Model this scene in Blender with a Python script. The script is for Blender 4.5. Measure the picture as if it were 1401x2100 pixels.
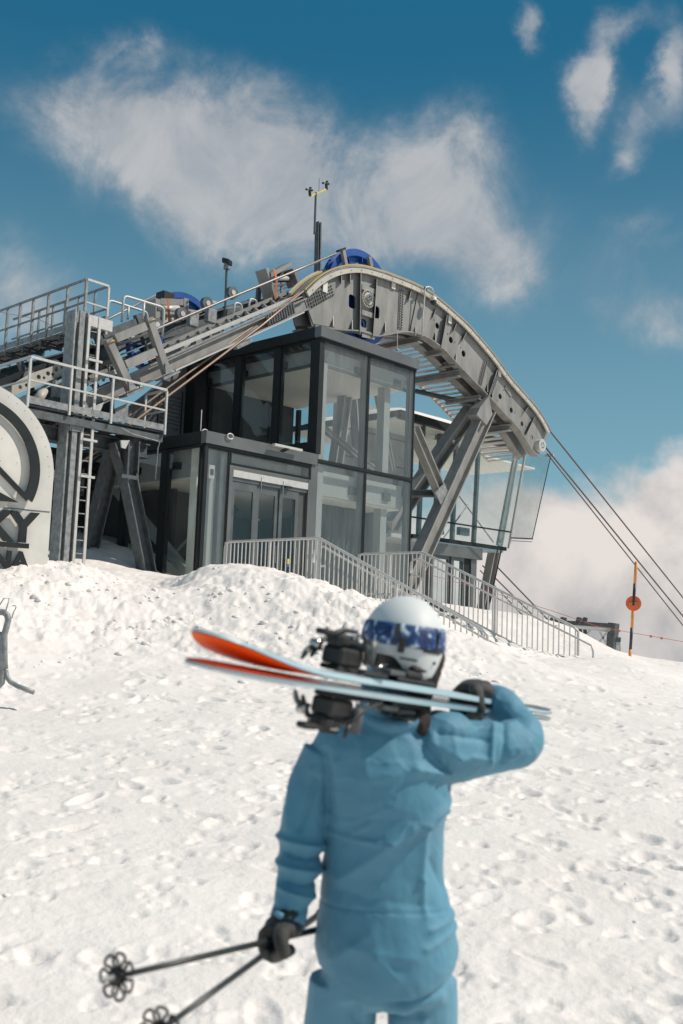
import bpy, bmesh, math, random
import numpy as np
from mathutils import Vector, Matrix
random.seed(7)
for o in list(bpy.data.objects): bpy.data.objects.remove(o)
SC = bpy.context.scene
COL = SC.collection

# ------------------------------------------------------------------ camera
PITCH = math.radians(6.4); ROLL = math.radians(2.15); FPX = 2041.67
_F = np.array([0, math.cos(PITCH), math.sin(PITCH)])
_U0 = np.array([0, -math.sin(PITCH), math.cos(PITCH)])
_R0 = np.array([1., 0, 0])
_R = _R0*math.cos(ROLL) + _U0*math.sin(ROLL)
_U = _U0*math.cos(ROLL) - _R0*math.sin(ROLL)
EYE = np.array([0, 0, 1.65])
cam_d = bpy.data.cameras.new('camera'); cam = bpy.data.objects.new('camera', cam_d); COL.objects.link(cam)
cam_d.sensor_fit = 'VERTICAL'; cam_d.sensor_height = 36; cam_d.sensor_width = 24; cam_d.lens = 35.0
cam_d.clip_start = 0.05; cam_d.clip_end = 5000
cam.matrix_world = Matrix(((_R[0], _U[0], -_F[0], EYE[0]), (_R[1], _U[1], -_F[1], EYE[1]), (_R[2], _U[2], -_F[2], EYE[2]), (0, 0, 0, 1)))
cam_d.dof.use_dof = True; cam_d.dof.focus_distance = 24.0; cam_d.dof.aperture_fstop = 3.6
SC.camera = cam
SC.view_settings.view_transform = 'Standard'; SC.view_settings.look = 'None'
SC.view_settings.exposure = 0.0; SC.view_settings.gamma = 1; SC.view_settings.use_curve_mapping = False
SC.render.engine = 'CYCLES'
SC.cycles.max_bounces = 8; SC.cycles.transparent_max_bounces = 16

# ------------------------------------------------------------------ sun + sky
SUN_AZ = 0.0    # degrees from +X towards +Y
SUN_EL = 47.0
sa, se = math.radians(SUN_AZ), math.radians(SUN_EL)
SUNDIR = Vector((math.cos(sa)*math.cos(se), math.sin(sa)*math.cos(se), math.sin(se)))
sun_d = bpy.data.lights.new('sun', 'SUN'); sun_d.energy = 4.0; sun_d.angle = math.radians(0.5); sun_d.color = (1.0, 0.915, 0.815)
sun = bpy.data.objects.new('sun', sun_d); COL.objects.link(sun)
sun.rotation_euler = SUNDIR.to_track_quat('Z', 'Y').to_euler(); sun.location = (30, 0, 40)

def sray(px, py): return _F + (px-700.5)/FPX*_R - (py-1050)/FPX*_U
def azel(px, py):
    d = sray(px, py); d = d/np.linalg.norm(d)
    return math.atan2(d[0], d[1]), math.asin(d[2])

world = bpy.data.worlds.new('World'); SC.world = world; world.use_nodes = True
nt = world.node_tree; nt.nodes.clear(); N = nt.nodes; L = nt.links
def mth(op, a, b=None, c=None, clamp=False):
    n = N.new('ShaderNodeMath'); n.operation = op; n.use_clamp = clamp
    for i, x in enumerate((a, b, c)):
        if x is None: continue
        if isinstance(x, (int, float)): n.inputs[i].default_value = x
        else: L.new(x, n.inputs[i])
    return n.outputs[0]
def mixc(f, a, b, typ='MIX'):
    n = N.new('ShaderNodeMix'); n.data_type = 'RGBA'; n.blend_type = typ
    for s, x in ((n.inputs['Factor'], f), (n.inputs[6], a), (n.inputs[7], b)):
        if isinstance(x, (int, float)): s.default_value = x
        elif isinstance(x, tuple): s.default_value = (*x, 1)
        else: L.new(x, s)
    return n.outputs[2]
def sstep(x, lo, hi):
    n = N.new('ShaderNodeMapRange'); n.interpolation_type = 'SMOOTHSTEP'; n.clamp = True
    L.new(x, n.inputs[0]); n.inputs[1].default_value = lo; n.inputs[2].default_value = hi
    return n.outputs[0]
sky = N.new('ShaderNodeTexSky'); sky.sky_type = 'NISHITA'; sky.sun_disc = False
sky.sun_elevation = se; sky.sun_rotation = math.radians(90 - SUN_AZ); sky.altitude = 2500; sky.air_density = 1.0; sky.dust_density = 0.6; sky.ozone_density = 1.5
tc = N.new('ShaderNodeTexCoord'); sep = N.new('ShaderNodeSeparateXYZ'); L.new(tc.outputs['Generated'], sep.inputs[0])
AZ = mth('ARCTAN2', sep.outputs[0], sep.outputs[1]); EL = mth('ARCSINE', sep.outputs[2])
def noise(vec, scale, detail, rough=0.55, dist=0.0):
    n = N.new('ShaderNodeTexNoise'); L.new(vec, n.inputs['Vector']); n.inputs['Scale'].default_value = scale
    n.inputs['Detail'].default_value = detail; n.inputs['Roughness'].default_value = rough; n.inputs['Distortion'].default_value = dist
    return n
w1 = noise(tc.outputs['Generated'], 5.5, 6, 0.6)
w2 = noise(tc.outputs['Generated'], 26.0, 5, 0.65)
sw = N.new('ShaderNodeSeparateColor'); L.new(w1.outputs['Color'], sw.inputs[0])
sw2 = N.new('ShaderNodeSeparateColor'); L.new(w2.outputs['Color'], sw2.inputs[0])
def warp(base, ch, a1, a2):
    x = mth('MULTIPLY_ADD', mth('SUBTRACT', sw.outputs[ch], 0.5), a1, base)
    return mth('MULTIPLY_ADD', mth('SUBTRACT', sw2.outputs[ch], 0.5), a2, x)
WA = warp(AZ, 0, 0.10, 0.040); WE = warp(EL, 1, 0.085, 0.036)
# (px, py, rx, ry, weight) soft cloud banks placed by direction
BL = [(130, 225, 110, 75, .75), (250, 215, 120, 90, .75), (270, 120, 60, 30, .35), (370, 290, 160, 110, .95), (500, 360, 170, 130, .95), (420, 430, 150, 70, .55), (630, 330, 90, 80, .75), (560, 210, 80, 45, .30),
      (650, 450, 160, 70, .5), (860, 370, 130, 110, .75), (970, 290, 75, 75, .60), (900, 460, 150, 90, .75), (1000, 520, 90, 70, .65), (790, 520, 120, 50, .4), (1060, 580, 60, 40, .3), (10, 610, 140, 80, .75), (120, 660, 120, 50, .45),
      (1205, 140, 55, 45, .95), (1215, 210, 38, 55, .9), (1085, 35, 32, 42, .8), (1250, 50, 40, 60, .6), (1300, 10, 60, 25, .4), (1320, 240, 40, 60, .6), (1290, 325, 36, 26, .55), (1395, 130, 34, 90, .85), (1390, 650, 120, 45, .55), (1260, 640, 80, 30, .25),
      (1345, 470, 60, 40, .35), (620, 430, 560, 170, .22), (1100, 560, 260, 150, .16), (1320, 560, 120, 80, .25)]
tot = None
for (px, py, rx, ry, wt) in BL:
    a0, e0 = azel(px, py)
    dx = mth('MULTIPLY', mth('SUBTRACT', WA, a0), FPX/rx); dy = mth('MULTIPLY', mth('SUBTRACT', WE, e0), FPX/ry)
    d2 = mth('ADD', mth('MULTIPLY', dx, dx), mth('MULTIPLY', dy, dy))
    g = mth('MULTIPLY', mth('EXPONENT', mth('MULTIPLY', d2, -1.0)), wt)
    tot = g if tot is None else mth('ADD', tot, g)
# clouds elsewhere (outside the frame) of the same kind
off = noise(tc.outputs['Generated'], 2.2, 5, 0.6)
inframe = mth('MULTIPLY', mth('LESS_THAN', mth('ABSOLUTE', AZ), 0.42), mth('LESS_THAN', mth('ABSOLUTE', mth('SUBTRACT', EL, 0.2)), 0.5))
outw = sstep(mth('ABSOLUTE', AZ), 0.40, 0.75)
elw = mth('MAXIMUM', outw, sstep(EL, 0.62, 0.85))
tot = mth('ADD', tot, mth('MULTIPLY', mth('MULTIPLY', sstep(off.outputs['Fac'], 0.42, 0.66), elw), 1.1))
fib = noise(tc.outputs['Generated'], 10.0, 9, 0.62, 0.5)
dens = mth('MULTIPLY', tot, mth('MULTIPLY_ADD', fib.outputs['Fac'], 2.9, -0.42))
cm = sstep(dens, 0.10, 1.35)
# cumulus bank low on the right / all round the horizon, with a billowed upper edge
bumps = noise(tc.outputs['Generated'], 9.0, 7, 0.55)
a_r, e_r = azel(1250, 940); 
edge = mth('ADD', mth('MULTIPLY', mth('SUBTRACT', bumps.outputs['Fac'], 0.5), 0.17), mth('MULTIPLY', mth('ABSOLUTE', mth('SUBTRACT', AZ, azel(1401, 900)[0])), -0.16))
edge = mth('MAXIMUM', edge, -0.13)
lowm = sstep(mth('SUBTRACT', mth('ADD', edge, e_r), EL), -0.012, 0.03)
lown = noise(tc.outputs['Generated'], 7.0, 8, 0.55, 0.3)
cloud_up = mixc(sstep(fib.outputs['Fac'], 0.35, 0.7), (0.47, 0.485, 0.515), (0.69, 0.675, 0.67))
shade_low = mth('ADD', mth('MULTIPLY', sstep(lown.outputs['Fac'], 0.38, 0.62), 0.75), mth('MULTIPLY', sstep(EL, 0.0, 0.10), 0.35), clamp=True)
cloud_low = mixc(shade_low, (0.37, 0.375, 0.39), (0.79, 0.735, 0.70))
skc = mixc(1.0, sky.outputs[0], (0.30, 0.88, 0.86), 'MULTIPLY')
gain = N.new('ShaderNodeMix'); gain.data_type = 'RGBA'; gain.blend_type = 'MULTIPLY'
base = mixc(sstep(EL, 0.0, 0.58), (0.27, 0.465, 0.545), (0.016, 0.138, 0.258))
# Nishita supplies half of the blue, a fitted gradient the haze towards the horizon
SKG = 10.0
skmix = mixc(0.85, skc, mixc(1.0, base, (SKG, SKG, SKG), 'MULTIPLY'))
def scaled(c, k): return mixc(1.0, c, (k, k, k), 'MULTIPLY')
c1 = mixc(mth('MULTIPLY', cm, 0.77), skmix, scaled(cloud_up, 9.0))
c2 = mixc(lowm, c1, scaled(cloud_low, 10.0))
bg = N.new('ShaderNodeBackground'); L.new(c2, bg.inputs[0]); bg.inputs[1].default_value = 0.1
wo = N.new('ShaderNodeOutputWorld'); L.new(bg.outputs[0], wo.inputs[0])

# ------------------------------------------------------------------ frames of reference
def P(px, py, Y):
    d = sray(px, py); return EYE + d*Y/d[1]
_a = math.radians(42.8)
BU = np.array([math.sin(_a), math.cos(_a), 0]); BV = np.array([-math.cos(_a), math.sin(_a), 0])
BO = np.array([-0.669, 24.0, 0.0])
def W(u, v, z): return BO + BU*u + BV*v + np.array([0, 0, z])
def PV(px, py, v0):
    d = sray(px, py); return EYE + d*((BO-EYE) @ BV + v0)/(d @ BV)
def PU(px, py, u0):
    d = sray(px, py); return EYE + d*((BO-EYE) @ BU + u0)/(d @ BU)
def uvz(q): r = np.array(q) - BO; return float(r @ BU), float(r @ BV), float(r[2])
UP = np.array([0, 0, 1.])
def nrm(a): a = np.array(a, float); return a/(np.linalg.norm(a)+1e-12)

# ------------------------------------------------------------------ materials
MATS = {}
def mat(name, col, rough=0.6, metal=0.0, col2=None, nscale=6.0, bump=0.0, bscale=40.0, spec=0.5, stretch=None, coat=0.0, sheen=0.0, sub=0.0, lo=0.35, hi=0.65):
    m = bpy.data.materials.new(name); m.use_nodes = True; t = m.node_tree; b = t.nodes['Principled BSDF']
    b.inputs['Roughness'].default_value = rough; b.inputs['Metallic'].default_value = metal; b.inputs['Specular IOR Level'].default_value = spec
    b.inputs['Coat Weight'].default_value = coat; b.inputs['Sheen Weight'].default_value = sheen
    if col2 is None: col2 = tuple(c*0.8 for c in col)
    tcn = t.nodes.new('ShaderNodeTexCoord'); mp = t.nodes.new('ShaderNodeMapping'); t.links.new(tcn.outputs['Object'], mp.inputs[0])
    if stretch: mp.inputs['Scale'].default_value = stretch
    n1 = t.nodes.new('ShaderNodeTexNoise'); n1.inputs['Scale'].default_value = nscale; n1.inputs['Detail'].default_value = 6; n1.inputs['Roughness'].default_value = 0.6
    t.links.new(mp.outputs[0], n1.inputs['Vector'])
    mr = t.nodes.new('ShaderNodeMapRange'); mr.inputs[1].default_value = lo; mr.inputs[2].default_value = hi; t.links.new(n1.outputs['Fac'], mr.inputs[0])
    mx = t.nodes.new('ShaderNodeMix'); mx.data_type = 'RGBA'; mx.inputs[6].default_value = (*col2, 1); mx.inputs[7].default_value = (*col, 1)
    t.links.new(mr.outputs[0], mx.inputs['Factor']); t.links.new(mx.outputs[2], b.inputs['Base Color'])
    mr2 = t.nodes.new('ShaderNodeMapRange'); mr2.inputs[3].default_value = max(0.02, rough-0.1); mr2.inputs[4].default_value = min(1, rough+0.1)
    t.links.new(n1.outputs['Fac'], mr2.inputs[0]); t.links.new(mr2.outputs[0], b.inputs['Roughness'])
    if bump > 0:
        n2 = t.nodes.new('ShaderNodeTexNoise'); n2.inputs['Scale'].default_value = bscale; n2.inputs['Detail'].default_value = 5
        t.links.new(mp.outputs[0], n2.inputs['Vector']); bp = t.nodes.new('ShaderNodeBump'); bp.inputs['Strength'].default_value = bump; bp.inputs['Distance'].default_value = 0.01
        t.links.new(n2.outputs['Fac'], bp.inputs['Height']); t.links.new(bp.outputs[0], b.inputs['Normal'])
    MATS[name] = m; return m
mat('painted_steel', (0.31, 0.304, 0.288), 0.5, 0.1, (0.205, 0.202, 0.19), 3.2, 0.15, 60, stretch=(1, 1, 0.28), lo=0.3, hi=0.62)
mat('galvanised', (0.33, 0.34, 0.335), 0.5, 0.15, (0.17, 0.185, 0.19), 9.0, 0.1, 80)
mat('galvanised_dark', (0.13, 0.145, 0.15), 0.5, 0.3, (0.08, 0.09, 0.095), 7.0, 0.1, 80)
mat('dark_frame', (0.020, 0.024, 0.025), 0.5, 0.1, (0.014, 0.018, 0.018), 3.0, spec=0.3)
mat('mid_frame', (0.15, 0.165, 0.165), 0.42, 0.4, (0.115, 0.125, 0.13), 3.0)
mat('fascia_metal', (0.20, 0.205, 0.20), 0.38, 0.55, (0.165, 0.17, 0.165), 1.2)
mat('cream_paint', (0.56, 0.53, 0.46), 0.5, 0.0, (0.44, 0.42, 0.36), 3.0)
mat('yellow_liner', (0.46, 0.37, 0.19), 0.5, 0.0, (0.5, 0.34, 0.09), 4.0)
mat('blue_paint', (0.015, 0.09, 0.36), 0.35, 0.0, (0.012, 0.07, 0.29), 3.0, coat=0.3)
mat('rope_steel', (0.16, 0.115, 0.095), 0.5, 0.5, (0.09, 0.065, 0.055), 40.0)
mat('rope_copper', (0.36, 0.25, 0.19), 0.45, 0.5, (0.24, 0.165, 0.12), 40.0)
mat('rope_bright', (0.40, 0.37, 0.35), 0.45, 0.5, (0.16, 0.145, 0.14), 60.0)
mat('rail_paint', (0.60, 0.585, 0.56), 0.45, 0.15, (0.52, 0.51, 0.49), 12.0)
mat('concrete', (0.33, 0.32, 0.30), 0.85, 0, (0.22, 0.215, 0.205), 1.5, 0.3, 14)
mat('ceiling_panel', (0.84, 0.80, 0.72), 0.7, 0, (0.80, 0.77, 0.69), 1.0)
mat('band_panel', (0.40, 0.41, 0.40), 0.6, 0, (0.36, 0.37, 0.36), 1.0)
mat('interior_dark', (0.075, 0.085, 0.085), 0.7, 0, (0.05, 0.057, 0.057), 1.5)
mat('wall_panel', (0.15, 0.165, 0.175), 0.55, 0.2, (0.13, 0.14, 0.15), 1.0)
mat('sign_white', (0.74, 0.72, 0.66), 0.5, 0, (0.62, 0.60, 0.55), 1.5)
mat('sign_inner', (0.80, 0.76, 0.69), 0.5, 0, (0.66, 0.62, 0.56), 1.5)
mat('sign_black', (0.022, 0.026, 0.026), 0.4, 0.1, (0.016, 0.019, 0.019), 4)
mat('black_plastic', (0.022, 0.022, 0.021), 0.42, 0, (0.014, 0.014, 0.013), 8, 0.05, 60)
mat('glove_fabric', (0.030, 0.029, 0.026), 0.62, 0, (0.018, 0.018, 0.016), 30, 0.4, 260, sheen=0.2)
mat('chrome', (0.62, 0.60, 0.57), 0.22, 0.95, (0.5, 0.48, 0.46), 8)
mat('orange_paint', (0.78, 0.15, 0.035), 0.45, 0, (0.70, 0.12, 0.03), 6)
mat('orange_pole', (0.74, 0.30, 0.055), 0.5, 0, (0.66, 0.25, 0.05), 12)
mat('navy_pole', (0.03, 0.035, 0.055), 0.5, 0, (0.02, 0.025, 0.04), 12)
mat('orange_strap', (0.62, 0.20, 0.07), 0.7, 0, (0.52, 0.15, 0.05), 20)
mat('red_cord', (0.55, 0.10, 0.06), 0.7, 0, (0.42, 0.07, 0.04), 20)
mat('ski_orange', (0.95, 0.17, 0.012), 0.5, 0, (0.90, 0.13, 0.01), 4, spec=0.2)
mat('ski_blue', (0.47, 0.63, 0.68), 0.32, 0, (0.40, 0.57, 0.63), 5, coat=0.4)
mat('ski_dark', (0.03, 0.035, 0.04), 0.35, 0.1, (0.02, 0.023, 0.026), 5, coat=0.3)
mat('ski_tail', (0.20, 0.17, 0.18), 0.4, 0, (0.13, 0.11, 0.12), 14)
mat('helmet_shell', (0.70, 0.72, 0.71), 0.55, 0, (0.66, 0.69, 0.68), 3, spec=0.35)
mat('hair', (0.030, 0.020, 0.014), 0.5, 0, (0.016, 0.011, 0.008), 60, 0.5, 200, stretch=(8, 8, 1))
mat('skin', (0.55, 0.33, 0.24), 0.5, 0, (0.50, 0.29, 0.21), 12)
mat('eye_white', (0.75, 0.73, 0.70), 0.3, 0, None, 12)
mat('lip', (0.45, 0.17, 0.14), 0.45, 0, None, 12)
mat('lens', (0.03, 0.06, 0.12), 0.08, 0.6, None, 3, coat=0.8)
mat('pole_shaft', (0.050, 0.056, 0.058), 0.38, 0.4, (0.04, 0.045, 0.047), 20)
mat('blue_label', (0.04, 0.16, 0.42), 0.5, 0, None, 4)
mat('yellow_label', (0.72, 0.58, 0.10), 0.5, 0, None, 4)
mat('far_metal', (0.30, 0.32, 0.33), 0.5, 0.3, (0.24, 0.26, 0.27), 4)
mat('far_white', (0.55, 0.56, 0.55), 0.5, 0.1, (0.5, 0.51, 0.5), 4)
mat('far_dark', (0.085, 0.10, 0.11), 0.5, 0.2, (0.06, 0.07, 0.08), 4)
mat('jacket', (0.088, 0.275, 0.385), 0.6, 0, (0.075, 0.24, 0.345), 5, 0.25, 420, sheen=0.12)
mat('trousers', (0.115, 0.31, 0.42), 0.6, 0, (0.10, 0.275, 0.38), 5, 0.25, 420, sheen=0.12)
# patterned goggle strap
def strap_mat():
    m = bpy.data.materials.new('strap_print'); m.use_nodes = True; t = m.node_tree; b = t.nodes['Principled BSDF']; b.inputs['Roughness'].default_value = 0.55
    tcn = t.nodes.new('ShaderNodeTexCoord'); n = t.nodes.new('ShaderNodeTexNoise'); n.inputs['Scale'].default_value = 34; n.inputs['Detail'].default_value = 3; n.inputs['Distortion'].default_value = 1.4
    t.links.new(tcn.outputs['Object'], n.inputs['Vector'])
    r = t.nodes.new('ShaderNodeValToRGB'); e = r.color_ramp.elements; e[0].position = 0.38; e[0].color = (0.010, 0.022, 0.10, 1); e[1].position = 0.66; e[1].color = (0.74, 0.78, 0.84, 1)
    for p, c in ((0.47, (0.014, 0.05, 0.15, 1)), (0.54, (0.03, 0.10, 0.26, 1)), (0.60, (0.16, 0.27, 0.46, 1))):
        x = e.new(p); x.color = c
    t.links.new(n.outputs['Fac'], r.inputs[0]); t.links.new(r.outputs[0], b.inputs['Base Color']); MATS['strap_print'] = m
strap_mat()
def glass_mat(name, tint, refl, dirt):
    m = bpy.data.materials.new(name); m.use_nodes = True; t = m.node_tree; t.nodes.clear()
    o = t.nodes.new('ShaderNodeOutputMaterial'); tr = t.nodes.new('ShaderNodeBsdfTransparent'); tr.inputs[0].default_value = (*tint, 1)
    gl = t.nodes.new('ShaderNodeBsdfGlossy'); gl.inputs['Roughness'].default_value = 0.02; gl.inputs[0].default_value = (0.9, 0.95, 0.95, 1)
    df = t.nodes.new('ShaderNodeBsdfDiffuse'); df.inputs[0].default_value = (0.6, 0.62, 0.62, 1)
    fr = t.nodes.new('ShaderNodeFresnel'); ge = t.nodes.new('ShaderNodeNewGeometry'); ir = t.nodes.new('ShaderNodeMath'); ir.operation = 'MULTIPLY_ADD'; ir.inputs[1].default_value = 1/1.5-1.5; ir.inputs[2].default_value = 1.5; t.links.new(ge.outputs['Backfacing'], ir.inputs[0]); t.links.new(ir.outputs[0], fr.inputs[0])
    mm = t.nodes.new('ShaderNodeMath'); mm.operation = 'MULTIPLY'; mm.inputs[1].default_value = refl; mm.use_clamp = True; t.links.new(fr.outputs[0], mm.inputs[0])
    m1 = t.nodes.new('ShaderNodeMixShader'); t.links.new(mm.outputs[0], m1.inputs[0]); gn = t.nodes.new('ShaderNodeTexNoise'); gn.inputs['Scale'].default_value = 0.9; gc = t.nodes.new('ShaderNodeTexCoord'); t.links.new(gc.outputs['Object'], gn.inputs['Vector']); gb = t.nodes.new('ShaderNodeBump'); gb.inputs['Strength'].default_value = 0.35; gb.inputs['Distance'].default_value = 0.05; t.links.new(gn.outputs['Fac'], gb.inputs['Height']); t.links.new(gb.outputs[0], gl.inputs['Normal']); t.links.new(tr.outputs[0], m1.inputs[1]); t.links.new(gl.outputs[0], m1.inputs[2])
    tcn = t.nodes.new('ShaderNodeTexCoord'); mp = t.nodes.new('ShaderNodeMapping'); mp.inputs['Scale'].default_value = (3, 3, 0.35); t.links.new(tcn.outputs['Object'], mp.inputs[0])
    n = t.nodes.new('ShaderNodeTexNoise'); n.inputs['Scale'].default_value = 3; n.inputs['Detail'].default_value = 8; n.inputs['Roughness'].default_value = 0.7; t.links.new(mp.outputs[0], n.inputs['Vector'])
    mr = t.nodes.new('ShaderNodeMapRange'); mr.inputs[1].default_value = 0.35; mr.inputs[2].default_value = 0.75; mr.inputs[3].default_value = dirt*0.35; mr.inputs[4].default_value = dirt; t.links.new(n.outputs['Fac'], mr.inputs[0])
    m2 = t.nodes.new('ShaderNodeMixShader'); t.links.new(mr.outputs[0], m2.inputs[0]); t.links.new(m1.outputs[0], m2.inputs[1]); t.links.new(df.outputs[0], m2.inputs[2])
    t.links.new(m2.outputs[0], o.inputs[0]); MATS[name] = m
glass_mat('glass', (0.93, 0.95, 0.945), 0.75, 0.10)
glass_mat('glass_clear', (0.93, 0.96, 0.95), 0.7, 0.03)
glass_mat('glass_dark', (0.90, 0.925, 0.92), 0.8, 0.02)
def snow_mat():
    m = bpy.data.materials.new('snow'); m.use_nodes = True; t = m.node_tree; b = t.nodes['Principled BSDF']
    b.inputs['Roughness'].default_value = 0.65; b.inputs['Specular IOR Level'].default_value = 0.25
    tcn = t.nodes.new('ShaderNodeTexCoord')
    n = t.nodes.new('ShaderNodeTexNoise'); n.inputs['Scale'].default_value = 1.3; n.inputs['Detail'].default_value = 8; t.links.new(tcn.outputs['Object'], n.inputs['Vector'])
    mr = t.nodes.new('ShaderNodeMapRange'); mr.inputs[1].default_value = 0.3; mr.inputs[2].default_value = 0.7; t.links.new(n.outputs['Fac'], mr.inputs[0])
    mx = t.nodes.new('ShaderNodeMix'); mx.data_type = 'RGBA'; mx.inputs[6].default_value = (0.80, 0.745, 0.70, 1); mx.inputs[7].default_value = (0.87, 0.815, 0.77, 1)
    t.links.new(mr.outputs[0], mx.inputs['Factor']); t.links.new(mx.outputs[2], b.inputs['Base Color'])
    prev = None
    for sc, st, ds, dt in ((9, 0.22, 0.05, 5), (38, 0.25, 0.018, 4), (150, 0.22, 0.005, 3)):
        k = t.nodes.new('ShaderNodeTexNoise'); k.inputs['Scale'].default_value = sc; k.inputs['Detail'].default_value = dt; k.inputs['Roughness'].default_value = 0.6; t.links.new(tcn.outputs['Object'], k.inputs['Vector'])
        bp = t.nodes.new('ShaderNodeBump'); bp.inputs['Strength'].default_value = st; bp.inputs['Distance'].default_value = ds; t.links.new(k.outputs['Fac'], bp.inputs['Height'])
        if prev: t.links.new(prev, bp.inputs['Normal'])
        prev = bp.outputs[0]
    t.links.new(prev, b.inputs['Normal']); MATS['snow'] = m
snow_mat()

# ------------------------------------------------------------------ mesh helpers
class MB:
    def __init__(s): s.v = []; s.f = []
    def add(s, vs, fs):
        n = len(s.v); s.v += [tuple(map(float, q)) for q in vs]; s.f += [tuple(i+n for i in f) for f in fs]; return s
    def box(s, c, ax, hs):           # centre, 3 axes, half sizes
        c = np.array(c, float); A = [np.array(a, float)*h for a, h in zip(ax, hs)]
        vs = [c + sx*A[0] + sy*A[1] + sz*A[2] for sz in (-1, 1) for sy in (-1, 1) for sx in (-1, 1)]
        return s.add(vs, [(0, 2, 3, 1), (4, 5, 7, 6), (0, 1, 5, 4), (2, 6, 7, 3), (0, 4, 6, 2), (1, 3, 7, 5)])
    def bar(s, a, b, w, h, side=None):  # rectangular bar from a to b
        a = np.array(a, float); b = np.array(b, float); d = nrm(b-a)
        if side is None: side = UP if abs(d[2]) < 0.95 else BU
        x = nrm(np.cross(d, side)); y = np.cross(x, d)
        return s.box((a+b)/2, (d, x, y), (np.linalg.norm(b-a)/2, w/2, h/2))
    def ibeam(s, a, b, w, h, t, side=None):  # flanges width w (x), depth h (y = side dir)
        a = np.array(a, float); b = np.array(b, float); d = nrm(b-a)
        if side is None: side = UP if abs(d[2]) < 0.95 else BU
        x = nrm(np.cross(d, side)); y = np.cross(x, d); l = np.linalg.norm(b-a)/2; c = (a+b)/2
        s.box(c + y*(h/2-t/2), (d, x, y), (l, w/2, t/2)); s.box(c - y*(h/2-t/2), (d, x, y), (l, w/2, t/2))
        return s.box(c, (d, x, y), (l, t*0.4, h/2-t))
    def tube(s, pts, r, n=8, cap=True):
        pts = [np.array(p, float) for p in pts]; m = len(pts); vs = []; ref = None
        rr = r if hasattr(r, '__len__') else [r]*m
        for i, p in enumerate(pts):
            d = nrm(pts[min(i+1, m-1)] - pts[max(i-1, 0)])
            if ref is None: ref = UP if abs(d[2]) < 0.9 else np.array([1., 0, 0])
            x = nrm(np.cross(d, ref)); y = np.cross(x, d); ref = y
            for k in range(n):
                a = 2*math.pi*k/n; vs.append(p + rr[i]*(x*math.cos(a) + y*math.sin(a)))
        fs = [(i*n+k, i*n+(k+1) % n, (i+1)*n+(k+1) % n, (i+1)*n+k) for i in range(m-1) for k in range(n)]
        if cap: fs += [tuple(reversed(range(n))), tuple((m-1)*n+k for k in range(n))]
        return s.add(vs, fs)
    def cyl(s, a, b, r, n=16): return s.tube([a, b], r, n)
    def quad(s, a, b, c, d): return s.add([a, b, c, d], [(0, 1, 2, 3)])
    def slab(s, pts, off):           # polygon extruded by vector off
        n = len(pts); o = np.array(off, float); vs = [np.array(p, float) for p in pts] + [np.array(p, float)+o for p in pts]
        return s.add(vs, [tuple(range(n)), tuple(reversed(range(n, 2*n)))] + [(i, i+n, (i+1) % n+n, (i+1) % n) for i in range(n)])
    def strip(s, A, B, off):         # ribbon between polylines A and B, thickened by off
        n = len(A); o = np.array(off, float)
        vs = [*A, *B, *[np.array(p)+o for p in A], *[np.array(p)+o for p in B]]; fs = []
        for i in range(n-1):
            fs += [(i, i+1, n+i+1, n+i), (2*n+i, 3*n+i, 3*n+i+1, 2*n+i+1), (i, 2*n+i, 2*n+i+1, i+1), (n+i, n+i+1, 3*n+i+1, 3*n+i)]
        fs += [(0, n, 3*n, 2*n), (n-1, 3*n-1, 4*n-1, 2*n-1)]
        return s.add(vs, fs)
    def mesh(s, name, material, smooth=False, bevel=0.0):
        me = bpy.data.meshes.new(name); me.from_pydata(s.v, [], s.f)
        bm = bmesh.new(); bm.from_mesh(me); bmesh.ops.recalc_face_normals(bm, faces=bm.faces)
        if bevel > 0: bmesh.ops.bevel(bm, geom=list(bm.edges), offset=bevel, segments=1, affect='EDGES', clamp_overlap=True)
        bm.to_mesh(me); bm.free()
        me.materials.append(MATS[material] if isinstance(material, str) else material)
        if smooth:
            for p in me.polygons: p.use_smooth = True
        return me
def link(name, me, parent=None, loc=None):
    o = bpy.data.objects.new(name, me); COL.objects.link(o)
    if parent is not None:
        o.parent = parent
        pl = WLOC[parent.name]
        o.location = Vector(loc) - Vector(pl) if loc is not None else -Vector(pl)
    elif loc is not None: o.location = loc
    WLOC[o.name] = tuple(loc) if loc is not None else (0, 0, 0)
    return o
WLOC = {}
def part(name, mb, material, parent, label=None, smooth=False, bevel=0.0, kind=None):
    o = link(name, mb.mesh(name, material, smooth, bevel), parent)
    if label: o['label'] = label
    if kind: o['kind'] = kind
    return o
def thing(name, label, cat, loc=(0, 0, 0), group=None):
    o = bpy.data.objects.new(name, None); COL.objects.link(o); o.location = Vector([float(x) for x in loc]); o.empty_display_size = 0.2
    o['label'] = label; o['category'] = cat
    if group: o['group'] = group
    WLOC[o.name] = tuple(float(x) for x in loc)
    return o
def single(name, mb, material, label, cat, group=None, smooth=False, bevel=0.0):
    o = link(name, mb.mesh(name, material, smooth, bevel)); o['label'] = label; o['category'] = cat
    if group: o['group'] = group
    return o
def repeat(name, me, parent, locs):
    return [link(name, me, parent, tuple(float(x) for x in l)) for l in locs]
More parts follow.
